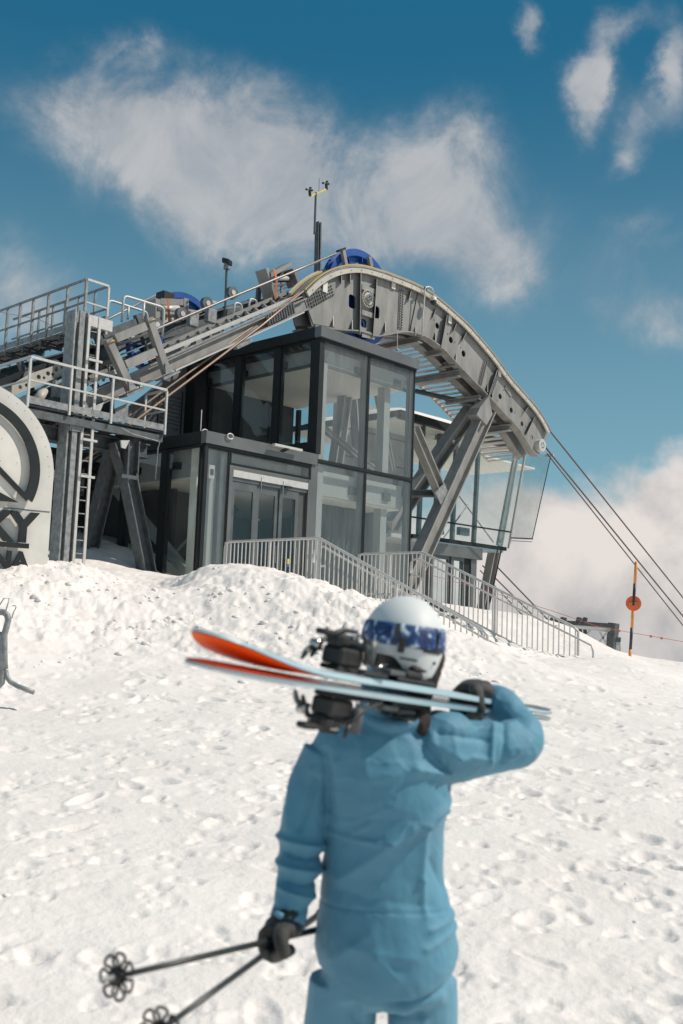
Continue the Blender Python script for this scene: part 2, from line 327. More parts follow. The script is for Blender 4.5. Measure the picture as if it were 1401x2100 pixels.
def flat_plate(name, outer, holes, th, origin, X, Y, material):
    """2-D outline with holes -> solid plate mesh in the plane origin + x X + y Y, centred thickness th"""
    cu = bpy.data.curves.new(name, 'CURVE'); cu.dimensions = '2D'; cu.fill_mode = 'BOTH'; cu.extrude = th/2
    for loop in [outer]+holes:
        sp = cu.splines.new('POLY'); sp.points.add(len(loop)-1); sp.use_cyclic_u = True
        for p, q in zip(sp.points, loop): p.co = (q[0], q[1], 0, 1)
    tmp = bpy.data.objects.new('tmp_plate', cu); COL.objects.link(tmp)
    dg = bpy.context.evaluated_depsgraph_get(); dg.update(); me = bpy.data.meshes.new_from_object(tmp.evaluated_get(dg))
    bpy.data.objects.remove(tmp); bpy.data.curves.remove(cu)
    X = np.array(X, float); Y = np.array(Y, float); Z = np.cross(X, Y)
    me.transform(Matrix(((X[0], Y[0], Z[0], origin[0]), (X[1], Y[1], Z[1], origin[1]), (X[2], Y[2], Z[2], origin[2]), (0, 0, 0, 1))))
    me.name = name; me.materials.clear(); me.materials.append(MATS[material]); return me
def text_mesh(txt, size, th, origin, X, Y, material, bold=0.0, align='CENTER', sx=1.0):
    cu = bpy.data.curves.new('lettering', 'FONT'); cu.body = txt; cu.size = size; cu.extrude = th/2; cu.offset = bold; cu.align_x = align
    tmp = bpy.data.objects.new('tmp_text', cu); COL.objects.link(tmp)
    dg = bpy.context.evaluated_depsgraph_get(); dg.update(); me = bpy.data.meshes.new_from_object(tmp.evaluated_get(dg))
    bpy.data.objects.remove(tmp); bpy.data.curves.remove(cu)
    X = np.array(X, float)*sx; Y = np.array(Y, float); Z = np.cross(nrm(X), nrm(Y))
    me.transform(Matrix(((X[0], Y[0], Z[0], origin[0]), (X[1], Y[1], Z[1], origin[1]), (X[2], Y[2], Z[2], origin[2]), (0, 0, 0, 1))))
    me.materials.clear(); me.materials.append(MATS[material]); return me
def circ(cx, cy, r, n=16, ry=None): return [(cx+r*math.cos(2*math.pi*k/n), cy+(ry or r)*math.sin(2*math.pi*k/n)) for k in range(n)]

# ------------------------------------------------------------------ terrain
_rs = np.random.RandomState(5); _tab = _rs.rand(256, 256)
def vnoise(x, y):
    xi = np.floor(x).astype(int); yi = np.floor(y).astype(int); fx = x-xi; fy = y-yi
    fx = fx*fx*fx*(fx*(fx*6-15)+10); fy = fy*fy*fy*(fy*(fy*6-15)+10)
    a = _tab[xi & 255, yi & 255]; b = _tab[(xi+1) & 255, yi & 255]; c = _tab[xi & 255, (yi+1) & 255]; d = _tab[(xi+1) & 255, (yi+1) & 255]
    return (a*(1-fx)+b*fx)*(1-fy)+(c*(1-fx)+d*fx)*fy
def fbm(x, y, o=4, g=0.5):
    r = 0; a = 1; t = 0
    for i in range(o): r = r+a*vnoise(x+17.3*i, y+9.1*i); t += a; a *= g; x = x*2.03+0.37*y*0; y = y*2.03
    return r/t-0.5
CP = []
def cp(px, py, Y): q = P(px, py, Y); CP.append((q[0], q[1], q[2]))
def cw(X, Y, z): CP.append((X, Y, z))
for X in (-9, -3, 0, 3, 9): cw(X, -4, -0.25)
for X in (-4, -1.5, 0, 1.5, 4): cw(X, 2.6, 0.0)
for X in (-7, -2.5, 0, 2.5, 7): cw(X, 6, 0.27)
for X, z in ((-9, .85), (-5, .8), (-1, .72), (3, .66), (8, .55)): cw(X, 11, z)
for px, py, Y in ((-250, 1356, 11.6), (0, 1356, 12.4), (250, 1352, 13.2), (500, 1350, 13.7), (700, 1352, 14), (850, 1356, 14.4)): cp(px, py, Y)
# crest of the ploughed bank
for px, py, Y in ((-300, 1205, 13.6), (-110, 1203, 14.4), (0, 1199, 15.2), (62, 1187, 15.8), (108, 1168, 16.3), (165, 1163, 17.2), (235, 1192, 17.8), (310, 1222, 18.0), (350, 1216, 18.1), (60, 1175, 17.6), (-60, 1185, 17.2), (400, 1173, 18.2), (450, 1164, 18.1), (520, 1168, 17.9), (600, 1183, 17.6), (690, 1212, 17.2), (790, 1243, 16.8), (900, 1286, 16.3), (990, 1312, 16.1)): cp(px, py, Y)
for px, py, Y in ((0, 1262, 13.9), (200, 1262, 15.2), (400, 1262, 15.7), (600, 1262, 15.8), (780, 1300, 15.4)): cp(px, py, Y)
# shaded hollow by the left wall, and the snow rising behind it
for px, py, Y in ((125, 1158, 20.5), (190, 1108, 23.8), (240, 1125, 22.8), (300, 1172, 21.0), (60, 1120, 23.0), (130, 1080, 26.0)): cp(px, py, Y)
for u_, v_, z_ in ((-3.5, 1.0, 2.5), (-3.5, 3.9, 3.5), (-3.5, 7, 3.9), (-9, 8, 3.5), (-12, 2, 2.4), (-3.0, -0.3, 2.42), (-2.9, -1.0, 2.3), (0, 0, 2.2), (2, -0.5, 2.2), (4, -0.3, 2.25), (-1, -2, 2.2), (1, 2, 2.2), (5, 2.5, 2.3), (8, 2, 2.1), (3, 6, 2.3), (-1, 8, 3)):
    q = W(u_, v_, z_); cw(q[0], q[1], q[2])
# stair flight: from deck edge down along -v
for u_ in (-2.6, -1.0, 0.3):
    for v_, z_ in ((-3.2, 2.2), (-5.0, 1.62), (-6.9, 1.22), (-9.0, .98)):
        q = W(u_, v_, z_-.05); cw(q[0], q[1], q[2])
# snow right of the stairs, and the ridge against the cloud
for px, py, Y in ((930, 1243, 26.5), (1000, 1266, 26.5), (1090, 1280, 26.0), (1180, 1294, 24.5), (1215, 1310, 24.0), (1250, 1336, 24.2), (1291, 1358, 24.5), (1345, 1361, 25), (1401, 1364, 25.2), (1500, 1370, 25.5), (1200, 1345, 19.3), (1100, 1345, 18.5), (1401, 1395, 18)): cp(px, py, Y)
CP = np.array(CP)
def tps(r2): return 0.5*r2*np.log(r2+1e-9)
def fit_tps(C, lam=0.02):
    n = len(C); d2 = ((C[:, None, :2]-C[None, :, :2])**2).sum(-1); K = tps(d2)+lam*np.eye(n)
    Pm = np.c_[np.ones(n), C[:, :2]]; A = np.zeros((n+3, n+3)); A[:n, :n] = K; A[:n, n:] = Pm; A[n:, :n] = Pm.T
    return np.linalg.solve(A, np.r_[C[:, 2], 0, 0, 0])
_w = fit_tps(CP)
def base_h(X, Y):
    X = np.asarray(X, float); Y = np.asarray(Y, float); sh = X.shape; x = X.ravel(); y = Y.ravel()
    xc = np.clip(x, -13, 12); yc = np.clip(y, -5, 30); z = np.zeros_like(x)
    for i, c in enumerate(CP): z += _w[i]*tps((xc-c[0])**2+(yc-c[1])**2)
    z += _w[-3]+_w[-2]*xc+_w[-1]*yc
    u = (x-BO[0])*BU[0]+(y-BO[1])*BU[1]; v = (x-BO[0])*BV[0]+(y-BO[1])*BV[1]
    # the summit falls away beyond the ridge
    s = np.maximum(0, y-25.5-0.0*x)*np.clip((x-5.0)/3, 0, 1) + np.maximum(0, u-15)*0.9 + np.maximum(0, v-14)*0.5 + np.maximum(0, -x-16)*0.15 + np.maximum(0, x-14)*0.25
    z = z - 0.75*s**2/(s+4)
    z -= 0.30*np.maximum(0, -5-y)
    return z.reshape(sh)
_fp = []
_r2 = np.random.RandomState(11)
for i in range(760):   # boot prints and pock marks
    y = 2.0+14*_r2.rand()**1.15; x = (_r2.rand()-.5)*1.05*(y+1.2)
    _fp.append((x, y, (0.028+0.05*_r2.rand())*(.75+y/14), (0.05+0.07*_r2.rand())*(.75+y/14), _r2.rand()*3.14, 0.004+0.017*_r2.rand()**2*(.8+y/9)))
def height(X, Y):
    z = base_h(X, Y)
    u = (X-BO[0])*BU[0]+(Y-BO[1])*BU[1]; v = (X-BO[0])*BV[0]+(Y-BO[1])*BV[1]
    bank = np.clip((Y-12.6)/1.8, 0, 1)*np.clip((20.3-Y)/1.5, 0, 1)*np.clip((2.6-X)/1.2, 0, 1)
    q = fbm(X*0.9, Y*0.9, 3); q2 = fbm(X*2.6+5, Y*2.6, 4, .6); q3 = fbm(X*9, Y*9+3, 3, .6)
    lump = np.abs(fbm(X*1.7+30, Y*1.7, 4, .62))
    z = z+0.06*q*np.clip(Y/8, .3, 1.5)
    patch = np.clip(0.55+2.2*fbm(X*0.7+9, Y*0.7+4, 3), 0.12, 1.2); rg = 0.25-np.abs(fbm(X*4.1+3, Y*4.1, 5, .62)); rg2 = 0.2-np.abs(fbm(X*10+3, Y*10, 4, .62))
    z = z+bank*(0.24*(0.18-lump)+patch*(0.17*q2+0.16*rg+0.075*rg2)+0.024*q3+0.014*fbm(X*24, Y*24+5, 3, .6))
    near = 1-bank
    # shallow wind crust and scuffed texture
    z = z+near*(0.018*fbm(X*2.6, Y*3.3+7, 3, .5)+0.013*fbm(X*9, Y*15, 3, .6)*np.clip(.5+3*fbm(X*.9, Y*1.1+3, 2), .15, 1.6)+0.006*fbm(X*30, Y*50, 3, .6))
    r = fbm(X*5.5+2, Y*6.5+8, 3, .55); z = z-near*0.12*np.clip(r-0.12, 0, 1)
    stairs = np.clip((v+7.3)/.4, 0, 1)*np.clip((-3.1-v)/.3, 0, 1)*np.clip((u+3.0)/.3, 0, 1)*np.clip((0.45-u)/.3, 0, 1)
    z = z+stairs*(0.05*np.sin(v*2*math.pi/0.34)+0.10*fbm(X*3, Y*3, 4, .6))
    for (fx, fy, a, b, th, dp) in _fp:
        m = (np.abs(X-fx) < b*2.2) & (np.abs(Y-fy) < b*2.2)
        if not m.any(): continue
        dx = X[m]-fx; dy = Y[m]-fy; c, s = math.cos(th), math.sin(th); e = ((dx*c+dy*s)/b)**2+((-dx*s+dy*c)/a)**2
        z[m] += dp*(.55 if fy < 6 else .75)*(-1.5*np.exp(-e*e*1.1)+0.45*np.exp(-((e-1.9)**2)*2.2))*(1-0.7*bank[m])
    return z
def ground():
    ys = [-6.0]
    while ys[-1] < 1.0: ys.append(ys[-1]+0.35)
    while ys[-1] < 29: ys.append(ys[-1]+max(0.010, min(0.055, ys[-1]*0.0034)))
    while ys[-1] < 420: ys.append(ys[-1]+max(0.1, (ys[-1]-28.6)*0.12))
    ys = np.array(ys); n = 620
    s = np.linspace(-1, 1, n); s = 0.62*s+1.9*np.sign(s)*np.maximum(0, np.abs(s)-0.68)**2*9
    wd = np.where(ys < 1, 4.0, ys*0.72+1.6)
    X = s[None, :]*np.maximum(wd, 3)[:, None]; Y = np.repeat(ys[:, None], n, 1)
    Z = height(X, Y); m = len(ys); vs = np.stack([X, Y, Z], -1).reshape(-1, 3)
    idx = np.arange(m*n).reshape(m, n); f = np.stack([idx[:-1, :-1], idx[:-1, 1:], idx[1:, 1:], idx[1:, :-1]], -1).reshape(-1, 4)
    me = bpy.data.meshes.new('snow_ground'); me.vertices.add(len(vs)); me.vertices.foreach_set('co', vs.ravel().astype(np.float32))
    me.loops.add(f.size); me.loops.foreach_set('vertex_index', f.ravel().astype(np.int32)); me.polygons.add(len(f))
    me.polygons.foreach_set('loop_start', np.arange(0, f.size, 4, dtype=np.int32)); me.polygons.foreach_set('loop_total', np.full(len(f), 4, np.int32))
    me.polygons.foreach_set('use_smooth', np.ones(len(f), bool)); me.update(); me.validate()
    me.materials.append(MATS['snow']); o = link('snow_ground', me); o['kind'] = 'structure'; o['label'] = 'trampled and ploughed snow rising to the station'
    print('ground verts', len(vs)); return o
ground()
def gz(X, Y): return float(height(np.array([[float(X)]]), np.array([[float(Y)]]))[0, 0])

# broken clods of snow lying on the ploughed bank and sparsely on the slope
def clods():
    rs = np.random.RandomState(21); t = (1+5**.5)/2
    ico = np.array([(-1, t, 0), (1, t, 0), (-1, -t, 0), (1, -t, 0), (0, -1, t), (0, 1, t), (0, -1, -t), (0, 1, -t), (t, 0, -1), (t, 0, 1), (-t, 0, -1), (-t, 0, 1)])/math.sqrt(1+t*t)
    F_ = [(0, 11, 5), (0, 5, 1), (0, 1, 7), (0, 7, 10), (0, 10, 11), (1, 5, 9), (5, 11, 4), (11, 10, 2), (10, 7, 6), (7, 1, 8), (3, 9, 4), (3, 4, 2), (3, 2, 6), (3, 6, 8), (3, 8, 9), (4, 9, 5), (2, 4, 11), (6, 2, 10), (8, 6, 7), (9, 8, 1)]
    n1, n2 = 1300, 120
    X = np.r_[rs.uniform(-9, 2.2, n1), rs.uniform(-7, 7, n2)]; Y = np.r_[rs.normal(15.6, 1.3, n1), rs.uniform(3.5, 14, n2)]
    k = fbm(X*1.1+4, Y*1.1, 3) > -.06; X, Y = X[k], Y[k]; Z = height(X[:, None], Y[:, None])[:, 0]
    vs = []; fs = []
    for i in range(len(X)):
        r = .010+.055*rs.rand()**3.6 if Y[i] > 12 else .006+.018*rs.rand()**3
        v = ico*(1+.45*(rs.rand(12, 1)-.5))*np.array([1+.5*rs.rand(), 1+.3*rs.rand(), .7])*r; a = rs.rand()*6.28; c, s_ = math.cos(a), math.sin(a)
        v = np.c_[v[:, 0]*c-v[:, 1]*s_, v[:, 0]*s_+v[:, 1]*c, v[:, 2]]+np.array([X[i], Y[i], Z[i]-r*.22]); b = len(vs)*1; vs += [tuple(q) for q in v]; fs += [(x+b, y+b, z+b) for x, y, z in F_]
    o = link('snow_clods', MB().add(vs, fs).mesh('snow_clods', 'snow', True)); o['kind'] = 'stuff'; o['label'] = 'broken clods of snow on the ploughed bank'; o['category'] = 'snow clods'
clods()

# ------------------------------------------------------------------ glass entrance tower with its vestibule
def pl(u0, u1, v0, v1, z0, z1):     # axis-aligned box in the building frame
    return MB().box(W((u0+u1)/2, (v0+v1)/2, (z0+z1)/2), (BU, BV, UP), (abs(u1-u0)/2, abs(v1-v0)/2, abs(z1-z0)/2))
def addp(mb, u0, u1, v0, v1, z0, z1):
    return mb.box(W((u0+u1)/2, (v0+v1)/2, (z0+z1)/2), (BU, BV, UP), (abs(u1-u0)/2, abs(v1-v0)/2, abs(z1-z0)/2))
tower = thing('glass_station_building', 'glass walled entrance building with a two storey tower, flat roofs and sliding doors', 'building', W(0, 0, 2.0))
def window_v(u0, u1, z0, z1, v=0.0, fr=0.035, fm='dark_frame', gm='glass'):      # window in a v = const wall
    m = MB(); d = 0.05
    addp(m, u0, u0+fr, v-.01, v+d, z0, z1); addp(m, u1-fr, u1, v-.01, v+d, z0, z1)
    addp(m, u0+fr, u1-fr, v-.008, v+d, z0, z0+fr); addp(m, u0+fr, u1-fr, v-.008, v+d, z1-fr, z1)
    w = part('window', m, fm, tower); part('pane', pl(u0+fr*.8, u1-fr*.8, v+.005, v+.02, z0+fr*.8, z1-fr*.8), gm, w); return w
def window_u(v0, v1, z0, z1, u=0.0, fr=0.05, fm='dark_frame', gm='glass_dark', par=None):
    m = MB(); d = 0.05
    addp(m, u-.01, u+d, v0, v0+fr, z0, z1); addp(m, u-.01, u+d, v1-fr, v1, z0, z1)
    addp(m, u-.008, u+d, v0+fr, v1-fr, z0, z0+fr); addp(m, u-.008, u+d, v0+fr, v1-fr, z1-fr, z1)
    w = part('window', m, fm, tower); part('pane', pl(u+.005, u+.02, v0+fr*.8, v1-fr*.8, z0+fr*.8, z1-fr*.8), gm, w); return w
TU = 3.76; TV = 4.75; ZT = 8.66; ZM = 5.58
# right hand face
for u0, u1 in ((0.02, 1.83), (1.84, TU)):
    window_v(u0, u1, ZM+.02, ZT, gm='glass'); window_v(u0, u1, 2.15, ZM-.02, gm='glass')
m = MB(); addp(m, 1.765, 1.905, .06, .22, 2.15, ZT)
part('mullion', m, 'mid_frame', tower)
m = MB(); addp(m, TU-.13, TU-.01, .06, .2, 2.15, ZT); part('mullion', m, 'mid_frame', tower)
part('mullion', pl(.02, .14, .06, .16, ZM, ZT), 'mid_frame', tower)
part('mullion', pl(-.16, .06, -.012, .10, 2.15, 5.46), 'fascia_metal', tower)
part('transom', pl(.02, TU, -.022, .05, ZM-.022, ZM+.022), 'dark_frame', tower)
# left hand face, upper storey
vs_ = [0.16, 1.50, 3.02, 4.62]
for a, b in zip(vs_[:-1], vs_[1:]): window_u(a+.11, b-.11, 6.02, ZT-.0, gm='glass_dark')
for k, v_ in enumerate(vs_): part('mullion', pl(-.03, .14, v_-.115 if k else -.012, v_+.115, 5.76, ZT), 'dark_frame', tower)
part('transom', pl(-.02, .1, .27, 4.5, 5.76, 6.03), 'dark_frame', tower)
# brackets at the mullion heads
for v_ in (1.5, 3.02, 4.5): part('bracket', pl(.14, .36, v_-.10, v_+.06, 8.14, 8.30), 'dark_frame', tower)
for u_ in (.30, 1.70, 3.3): part('bracket', pl(u_-.16, u_+.12, .22, .36, 8.14, 8.30) if u_ > .5 else pl(.1, .34, .1, .36, 8.14, 8.34), 'mid_frame', tower)
for u_ in (1.66, 3.0): part('bracket', pl(u_-.14, u_+.14, .22, .36, 4.95, 5.15), 'mid_frame', tower)
# roof + fascia
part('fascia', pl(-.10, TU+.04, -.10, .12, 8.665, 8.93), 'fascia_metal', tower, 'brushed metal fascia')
part('fascia', pl(-.10, .12, .122, TV+.1, 8.665, 8.925), 'dark_frame', tower, 'metal fascia with its shade put into a dark colour')  # left face coloured dark to carry its shade
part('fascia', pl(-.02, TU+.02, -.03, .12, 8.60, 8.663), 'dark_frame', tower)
part('roof', pl(.12, TU+.03, .124, TV+.1, 8.50, 8.86), 'dark_frame', tower)
part('ceiling', pl(.34, TU-.05, .34, 4.55, 8.10, 8.16), 'ceiling_panel', tower)
part('ceiling_band', pl(.36, TU-.1, .25, .335, 8.08, 8.50), 'band_panel', tower)
part('ceiling_band', pl(.25, .335, .25, 4.6, 8.08, 8.50), 'band_panel', tower)
part('ceiling_trim', pl(.336, TU-.1, .20, .248, 8.04, 8.12), 'fascia_metal', tower)
part('ceiling_trim', pl(.20, .248, .20, 4.6, 8.04, 8.12), 'mid_frame', tower)
m = MB(); c = W(1.15, 1.0, 8.09); m.cyl(c, c+UP*.015, .14, 20); part('ceiling_lamp', m, 'band_panel', tower)
# rear of the tower: mullions with open sky between, concrete core
for u_ in (.2, 1.2, 2.5, 3.66): part('mullion', pl(u_, u_+.12, 4.4, 4.52, 5.6, 8.05), 'dark_frame', tower)
cu0, cu1, cz = uvz(PV(697, 830, 6.3))[0], uvz(PV(850, 880, 6.3))[0], uvz(PV(735, 826, 6.3))[2]
part('core_wall', pl(cu0, cu1, 6.3, 6.6, 2.2, cz), 'concrete', tower)
part('back_wall', pl(.15, TU-.1, 4.61, 4.7, 6.45, 8.5), 'interior_dark', tower)
for z_ in (cz-1.0, cz-2.0): part('core_wall_joint', pl(cu0, cu1, 6.27, 6.298, z_, z_+.03), 'interior_dark', tower)
part('mezzanine_floor', pl(.3, TU-.15, .35, 4.6, 5.42, 5.60), 'mid_frame', tower)
part('side_wall', pl(TU-.04, TU, .9, 5.98, 2.2, 5.4), 'wall_panel', tower)
# ground floor of the tower
part('ceiling_band', pl(.2, TU-.1, .28, .36, 4.80, 5.42), 'band_panel', tower)
part('ceiling', pl(-3.2, TU-.1, .362, 6.3, 4.76, 4.80), 'ceiling_panel', tower)
part('reflection_sheet', MB().strip([W(.45+.055*k, 1.2+.05*math.sin(k*1.7)+.03*math.sin(k*.6), 2.2) for k in range(46)], [W(.45+.055*k, 1.2+.05*math.sin(k*1.7)+.03*math.sin(k*.6), 4.75) for k in range(46)], BV*.02), 'interior_dark', tower, smooth=True)  # wavy dark sheet added to imitate streaky reflections in the lower panes
part('inner_column', pl(.20, .40, .12, .30, 2.2, 8.1), 'band_panel', tower)
part('inner_column', pl(3.02, 3.26, .45, .70, 2.2, 8.1), 'band_panel', tower)
part('floor', pl(-3.4, TU, .05, 6.5, 2.05, 2.15), 'concrete', tower)
part('back_wall', pl(-3.3, TU, 6.0, 6.1, 2.2, 4.75), 'interior_dark', tower)
part('partition', pl(-2.2, -1.6, 2.8, 2.9, 2.2, 4.75), 'wall_panel', tower)
part('stair_string', MB().bar(W(-2.5, 2.2, 2.5), W(-.6, 2.2, 4.5), .08, .26), 'dark_frame', tower)
part('stair_string', MB().bar(W(-2.5, 2.5, 2.9), W(-.6, 2.5, 4.8), .05, .06), 'band_panel', tower)
# vestibule
VU = -3.46; ZV = 5.46
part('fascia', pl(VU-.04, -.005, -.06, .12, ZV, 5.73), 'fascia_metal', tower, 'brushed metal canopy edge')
part('fascia', pl(VU-.045, VU+.12, .122, 7.2, ZV, 5.735), 'dark_frame', tower, 'metal canopy edge with its shade put into a dark colour')  # shade of the left side painted in with the dark material
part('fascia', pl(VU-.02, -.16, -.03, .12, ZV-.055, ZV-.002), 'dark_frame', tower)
part('roof', pl(VU+.121, -.03, .122, 7.1, ZV, 5.66), 'mid_frame', tower)
part('ceiling_band', pl(VU+.25, -.2, .30, .36, 4.80, ZV-.05), 'band_panel', tower)
part('ceiling_band', pl(VU+.25, VU+.31, .361, 6.5, 4.80, ZV), 'band_panel', tower)
window_v(VU+.05, -2.76, 2.2, ZV-.06)
part('corner_post', pl(VU-.02, VU+.045, -.02, .06, 2.2, ZV), 'dark_frame', tower)
part('mullion', pl(-2.96, -2.80, .06, .2, 2.2, ZV-.05), 'mid_frame', tower)
part('inner_column', pl(VU+.30, VU+.46, .16, .34, 2.2, 4.8), 'band_panel', tower)
part('inner_column', pl(VU+.12, VU+.26, .40, .62, 2.2, ZV), 'ceiling_panel', tower)
window_v(-2.74, -.17, 5.10, ZV-.06)
part('door_portal', addp(addp(pl(-2.76, -2.66, -.03, .14, 2.2, 5.08), -.26, -.17, -.028, .14, 2.2, 5.08), -2.658, -.262, -.02, .14, 4.99, 5.08), 'fascia_metal', tower)
part('door_header', pl(-2.65, -.27, -.035, .13, 4.83, 4.985), 'rail_paint', tower)
part('door_header', pl(-2.65, -.27, .0, .13, 4.745, 4.826), 'mid_frame', tower)
for i, (a, b) in enumerate(((-2.65, -1.88), (-1.87, -1.16), (-1.15, -.52))):
    m = MB(); fr = .105; v0 = 0.02+.03*(i % 2)
    addp(m, a, a+fr, v0, v0+.05, 2.2, 4.74); addp(m, b-fr, b, v0, v0+.05, 2.2, 4.74); addp(m, a+fr, b-fr, v0, v0+.05, 4.55, 4.74); addp(m, a+fr, b-fr, v0, v0+.05, 2.2, 2.4)
    d = part('door', m, 'mid_frame', tower); part('pane', pl(a+fr*.9, b-fr*.9, v0+.02, v0+.03, 2.38, 4.57), 'glass_dark', d)
    part('handle', MB().cyl(W(b-.05, v0-.04, 3.0), W(b-.05, v0-.04, 3.4), .012, 8), 'chrome', d)
part('door_sensor', MB().bar(W(-1.05, -.06, 4.80), W(-.85, -.06, 4.80), .05, .05), 'black_plastic', tower)
for u_ in (-1.80, -1.1): part('door_sensor_arm', MB().bar(W(u_, -.03, 4.92), W(u_, -.03, 4.62), .022, .02), 'chrome', tower)
part('side_wall', pl(-.5, -.27, .05, .12, 2.2, 4.74), 'interior_dark', tower)
m = MB(); addp(m, -.83, -.75, -.01, .0, 3.0, 3.12); part('notice', m, 'yellow_label', tower, 'small yellow notice'); part('notice', pl(-.83, -.75, -.012, .0, 2.93, 2.995), 'blue_label', tower, 'small blue notice')
m = MB(); addp(m, VU+.20, VU+.36, .08, .13, 4.72, 5.02); cr = part('intercom', m, 'rail_paint', tower); part('screen', pl(VU+.235, VU+.325, .07, .082, 4.80, 4.93), 'black_plastic', cr)
part('canopy_lamp', MB().bar(W(-1.62, -.20, 5.70), W(-.72, -.20, 5.70), .10, .055), 'rail_paint', tower); part('canopy_lamp_bracket', MB().bar(W(-1.2, -.06, 5.62), W(-1.2, -.24, 5.68), .12, .03), 'dark_frame', tower)
a_ = [W(-2.85+.09*math.cos(t), -.10, 5.70+.06*math.sin(t)) for t in np.linspace(0, 5.6, 14)]; part('cable_coil', MB().tube(a_, .016, 6), 'rail_paint', tower, smooth=True)
a_ = [W(-3.25+.1*math.cos(t), .3, 5.73+.1*math.sin(t)) for t in np.linspace(0, 3.1, 9)]; part('cable_loop', MB().tube(a_, .015, 6), 'rail_paint', tower, smooth=True)
part('whip_aerial', MB().cyl(W(-3.38, .3, 5.7), W(-3.38, .3, 6.25), .012, 6), 'rail_paint', tower)
# vestibule, left hand wall
ms = [0.05, 1.42, 2.95, 4.5, 6.1]
for a, b in zip(ms[:-1], ms[1:]): window_u(a+.09, b-.09, 2.2, ZV-.02, u=VU, gm='glass_dark')
for v_ in ms[1:]: part('mullion', pl(VU-.02, VU+.14, v_-.095, v_+.095, 2.2, ZV), 'dark_frame', tower)
for v_ in ms[1:3]: part('bracket', pl(VU+.14, VU+.34, v_-.3, v_-.08, 5.0, 5.16), 'dark_frame', tower)
part('diagonal_brace', MB().bar(PU(235, 1000, -2.95), PU(386, 1176, -2.95), .16, .22), 'band_panel', tower)
part('side_wall', pl(-2.4, -2.3, 2.4, 6.0, 2.2, 4.75), 'interior_dark', tower)
# steel frame of the lift seen through the glass
for a, b, w in ((PV(684, 985, 2.2), PV(714, 770, 2.2), .30), (PV(742, 985, 2.9), PV(727, 770, 2.9), .30)):
    part('inner_column', MB().ibeam(a, b, w, .32, .05, BU), 'painted_steel', tower)
part('diagonal_brace', MB().ibeam(PV(663, 878, 1.4), PV(800, 990, 1.4), .13, .16, .025), 'painted_steel', tower)
part('diagonal_brace', MB().ibeam(PV(770, 790, 1.8), PV(805, 965, 1.8), .13, .16, .025), 'painted_steel', tower)
# plant room wall beside the tower
def wallz(x, y): return PV(x, y, 4.72)
ul = uvz(wallz(250, 850))[0]
wl = part('plant_room_wall', MB().slab([wallz(262, 905), wallz(262, 838), wallz(330, 785), wallz(414, 716), wallz(414, 905)], BV*.14), 'wall_panel', tower)
for x in (324, 372): u_ = uvz(wallz(x, 830))[0]; part('panel_joint', pl(u_, u_+.03, 4.700, 4.718, 5.7, uvz(wallz(x, 1134-.95*x))[2]-.3), 'dark_frame', wl)
u0, u1 = uvz(wallz(327, 850))[0], uvz(wallz(366, 850))[0]; z1, z0 = uvz(wallz(345, 812))[2], uvz(wallz(345, 876))[2]
lv = part('louvre_frame', addp(addp(addp(addp(MB(), u0-.05, u0, 4.68, 4.745, z0, z1), u1, u1+.05, 4.68, 4.745, z0, z1), u0, u1, 4.68, 4.745, z0-.05, z0), u0, u1, 4.68, 4.745, z1, z1+.05), 'mid_frame', wl)
for k in range(8):
    z_ = z0+(k+.5)*(z1-z0)/8; c = W((u0+u1)/2, 4.70, z_)
    part('louvre_slat', MB().box(c, (BU, nrm(BV*.7+UP*.7), nrm(-BV*.7+UP*.7)), ((u1-u0)/2-.005, .055, .006)), 'galvanised', wl)
part('wall_fin', pl(-.42, -.04, 4.3, 4.75, 5.7, 8.66), 'dark_frame', tower)
# flat roofs running on to the left, behind the sign
part('low_roof', pl(-8.5, VU-.05, 3.4, 7.2, 5.25, 5.42), 'dark_frame', tower)
part('low_wall', pl(-8.5, VU-.05, 6.6, 6.8, 2.4, 5.25), 'interior_dark', tower)
# snow lying on the roofs
def snow_slab(u0, u1, v0, v1, z, h, name, lab):
    nu, nv = 30, 18; vs = []; fs = []
    for i in range(nu+1):
        for j in range(nv+1):
            a, b = i/nu, j/nv; e = min(1, 6*min(a, 1-a))*min(1, 6*min(b, 1-b)); e = e**.5
            hh = h*e*(0.65+0.8*(float(vnoise(np.array(a*6+3.1), np.array(b*5+1.7)))))
            vs.append(W(u0+(u1-u0)*a, v0+(v1-v0)*b, z+hh))
    for i in range(nu):
        for j in range(nv): q = i*(nv+1)+j; fs.append((q, q+1, q+nv+2, q+nv+1))
    o = link(name, MB().add(vs, fs).mesh(name, 'snow', True)); o['kind'] = 'structure'; o['label'] = lab; return o
snow_slab(VU+.3, -.2, 1.2, 7.0, 5.66, .16, 'snow_on_canopy', 'thin drift of snow lying on the canopy roof')

# ------------------------------------------------------------------ glass pavilion behind the saddle legs
VP = 4.5
pav = thing('viewing_pavilion', 'raised viewing room with leaning glass wall and portal below, behind the slanted legs', 'building', W(8, 6, 2.0))
def q3(x, y, v=VP): return PV(x, y, v)
uA = uvz(q3(815, 850))[0]; zRT = uvz(q3(851, 851))[2]; zRB = uvz(q3(851, 867))[2]
zFl = uvz(q3(945, 1113))[2]; zTr = uvz(q3(955, 1079))[2]
uE = uvz(q3(1062, 960))[0]; uEb = uvz(q3(1037, 1120))[0]
part('roof_edge', pl(uA, uE+.1, VP-.15, VP+.05, zRB, zRT), 'dark_frame', pav)
part('roof', pl(uA, uE+.1, VP+.052, VP+5.5, zRB+.05, zRT-.02), 'dark_frame', pav)
